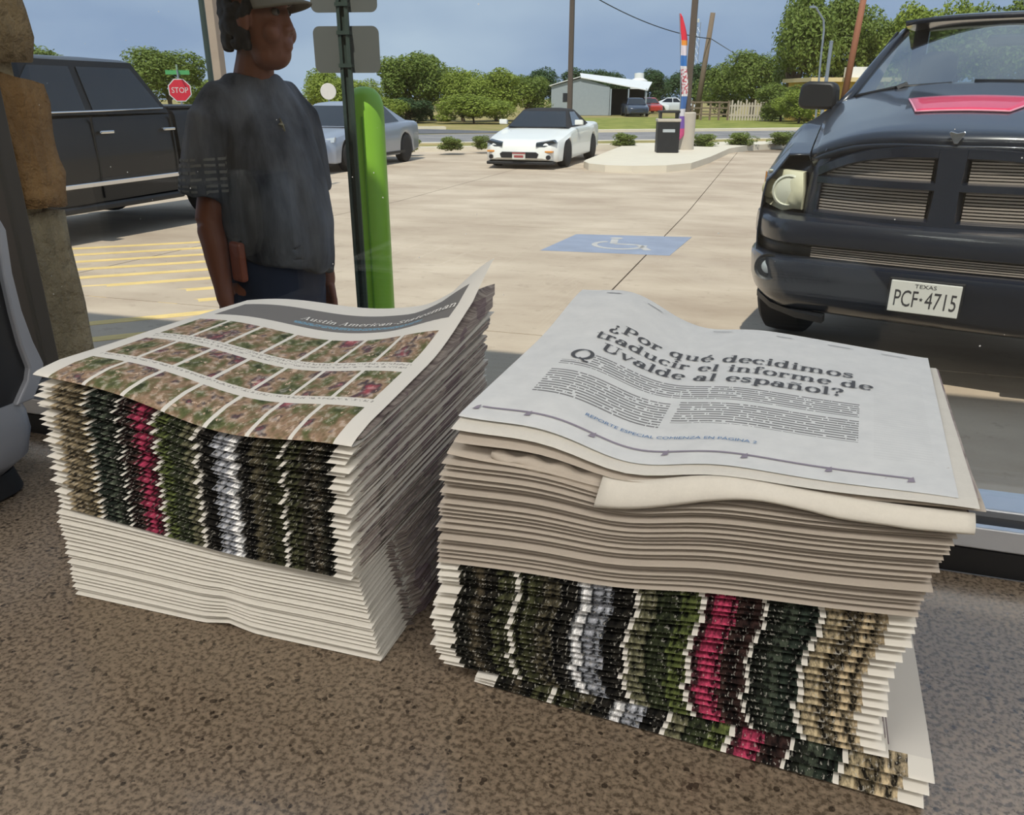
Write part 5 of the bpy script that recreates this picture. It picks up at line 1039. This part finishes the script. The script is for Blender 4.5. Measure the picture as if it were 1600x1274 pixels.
# ================================================================ plants
def mat_leaf(name, c1, c2):
    n = N(name); v = n.n('NewGeometry').outputs['Position']; f = n.noise(v, 1.1, 4, .6); oi = n.noise(v, 9, 2); c = n.mix(n.math('ADD', n.math('MULTIPLY', f, .7), n.math('MULTIPLY', oi, .3)), s2l(c1), s2l(c2)); n.base(c); n.set(rough=.6, spec=.3)
    tl = n.t.nodes.new('ShaderNodeBsdfTranslucent'); n.l(c, tl.inputs[0]); mx = n.t.nodes.new('ShaderNodeMixShader'); mx.inputs[0].default_value = .3; n.l(n.b.outputs[0], mx.inputs[1]); n.l(tl.outputs[0], mx.inputs[2]); n.l(mx.outputs[0], n.out.inputs['Surface']); return n.m
LEAFS = {'bright': mat_leaf('leaves_bright', (104, 124, 44), (168, 180, 84)), 'mid': mat_leaf('leaves_mid', (82, 104, 44), (142, 156, 76)), 'dark': mat_leaf('leaves_dark', (52, 76, 48), (90, 114, 72)), 'shrub': mat_leaf('leaves_shrub', (92, 112, 50), (148, 158, 84))}
M_BARK = plain('bark', (96, 82, 66), .95)
def crown_mesh(seed, nb, nl, leaf, squash=1.0):
    r = random.Random(seed); V = []; Fc = []; blobs = []
    for k in range(nb):
        a = r.uniform(0, 6.28); rad = r.uniform(.1, .62); z = r.uniform(-.55, .62); rr = r.uniform(.26, .45) * (1 - .3 * abs(z)); blobs.append((rad * math.cos(a) * (1 - .3 * max(0, z)), rad * math.sin(a) * (1 - .3 * max(0, z)), z * squash, rr))
    for b_ in blobs:
        for k in range(nl // nb):
            d = Vector((r.gauss(0, 1), r.gauss(0, 1), r.gauss(0, 1))).normalized(); p = Vector(b_[:3]) + d * b_[3] * (.55 + .5 * r.random() ** .6)
            n_ = (d + Vector((r.gauss(0, .6), r.gauss(0, .6), r.gauss(0, .6) + .3))).normalized(); t_ = n_.orthogonal().normalized(); t_.rotate(Matrix.Rotation(r.uniform(0, 6.28), 3, n_)); s_ = n_.cross(t_); l = leaf * r.uniform(.6, 1.3); b = len(V)
            V += [p - t_ * l, p + s_ * l * .5 + n_ * l * .1, p + t_ * l, p - s_ * l * .5 + n_ * l * .1]; Fc.append((b, b + 1, b + 2, b + 3))
    me = bpy.data.meshes.new('foliage'); me.from_pydata([tuple(v) for v in V], [], Fc); me.update(); return me
CROWNS = [crown_mesh(k, 22, 11000, .04) for k in range(4)]
BUSHM = crown_mesh(20, 26, 3900, .07, .9)
crown_cache = {}
def tree(name, label, px, d, top_py, w, kind, h0=.25, k=0, group='trees beyond the road', cat='tree', base=None):
    q = at(px, top_py, d); z0 = LOT if base is None else base; h = q.z - z0; t = thing(name, label, cat, (q.x, q.y, z0), px * .37 % 6.28, group)
    key = (k, kind)
    if key not in crown_cache:
        me = (BUSHM if k == 9 else CROWNS[k % 4]).copy(); me.materials.clear(); me.materials.append(LEAFS[kind]); crown_cache[key] = me
    fo = bpy.data.objects.new('foliage', crown_cache[key]); link(fo, t); ch = h * (1 - h0) / 2; fo.location = (0, 0, h * h0 + ch * (.96 if h0 > .065 else .82)); fo.scale = (w / 2, w / 2, ch); fo['kind'] = 'stuff'
    b = MB()
    if h0 > .05 or k != 9:
        rt = .035 * h; b.tube([(0, 0, -.05), (.03 * h, 0, h * .2), (0, .02 * h, h * .5)], [rt, rt * .8, rt * .4], 8); b.tube([(.03 * h, 0, h * .2), (.12 * h, .05 * h, h * .5)], [rt * .7, rt * .3], 6); b.tube([(.03 * h, 0, h * .22), (-.1 * h, -.05 * h, h * .52)], [rt * .7, rt * .3], 6)
    else: b.tube([(0, 0, 0), (0, 0, h * .5)], .03, 6)
    b.build('trunk', M_BARK, t)
TL = [('round green tree standing alone behind the black pickup', 252, 58, 64, 6.0, 'mid', .1, 0), ('low pale tree right of the stop sign', 325, 66, 112, 6.5, 'bright', .05, 1),
 ('pale green tree behind the sign plates', 500, 60, 92, 5.5, 'bright', .05, 2), ('loose pale tree just left of the bollard top', 548, 54, 108, 4.5, 'bright', .05, 3), ('tallest tree of the clump right of the bollard', 630, 58, 66, 6.2, 'mid', .06, 0), ('dense tree joined to the tallest of the clump', 672, 60, 72, 4.4, 'mid', .08, 1),
 ('thin bright tree in the middle of the clump', 722, 56, 90, 4.6, 'bright', .04, 2), ('bright bushy tree left of the white convertible', 775, 57, 92, 5.2, 'bright', .04, 3), ('leafy tree directly above the white convertible', 825, 59, 104, 4.6, 'mid', .04, 0), ('low dark bush at the foot of the clump', 640, 54, 146, 4.8, 'dark', 0, 1), ('low bright bush at the right foot of the clump', 740, 52, 138, 6.0, 'bright', 0, 2), ('low pale bush behind the silver sedan', 585, 52, 140, 4.5, 'bright', 0, 3),
 ('dark tree left of the tall lamp post', 848, 110, 94, 8, 'dark', .05, 2), ('dark tree behind the shed ridge', 905, 112, 95, 7.5, 'dark', .05, 3), ('dark tree right of the shed ridge', 948, 112, 98, 6.5, 'dark', .05, 0), ('far dark tree behind the white tank', 978, 120, 112, 5.5, 'dark', .05, 1),
 ('dark tree left of the feather flag', 1028, 104, 96, 5.5, 'dark', .05, 1), ('dark tree right of the feather flag', 1088, 96, 85, 7.0, 'dark', .05, 2), ('bushy tree behind the rail fence', 1140, 70, 84, 6.0, 'mid', .05, 3), ('medium tree above the picket fence', 1185, 68, 60, 6.0, 'mid', .05, 0), ('dense bush at the right end of the picket fence', 1228, 58, 118, 4.8, 'mid', 0, 1),
 ('tallest tree of all, behind the street light', 1262, 62, -40, 6.8, 'mid', .1, 2), ('tall tree right of the street light', 1330, 66, -30, 6.4, 'mid', .1, 3), ('tree behind the reddish utility pole', 1395, 64, 8, 5.0, 'mid', .08, 0), ('bright tree above the pickup windscreen pillar', 1452, 60, -12, 5.6, 'bright', .08, 1), ('tree above the middle of the pickup roof', 1520, 62, -22, 6, 'bright', .08, 2), ('tree above the right of the pickup roof', 1590, 60, -20, 6, 'mid', .08, 3), ('large tree at the right edge of the view', 1680, 60, -40, 7, 'mid', .08, 0), ('low hedge bush left of the yellow building', 1255, 54, 128, 4, 'bright', 0, 1), ('shade tree left of the black pickup', 40, 60, 60, 7, 'mid', .1, 2)]
for lab, px, d, tpy, w, kind, h0, k in TL: tree('tree' if h0 > 0 else 'bush', lab, px, d, tpy, w, kind, h0, k)
SH = ['round clipped shrub between the sedan and the convertible', 'round clipped shrub touching the left of the convertible', 'round clipped shrub right of the convertible', 'round clipped shrub just right of the litter bin', 'round clipped shrub second right of the litter bin', 'round clipped shrub nearest the dark pickup', 'round clipped shrub partly hidden by the silver sedan']
for lab, (px, bpy_, w) in zip(SH, [(704, 236, .95), (752, 234, .7), (976, 230, 1.0), (1100, 231, 1.05), (1160, 229, 1.1), (1227, 228, 1.2), (640, 238, .8)]):
    q = on(px, bpy_, LOT + .1); d = math.hypot(q.x, q.y); tree('round_shrub', lab, px, d, bpy_ - 27, w * 1.12, 'shrub', 0, 9, 'round shrubs along the road', 'shrub', LOT + .1)
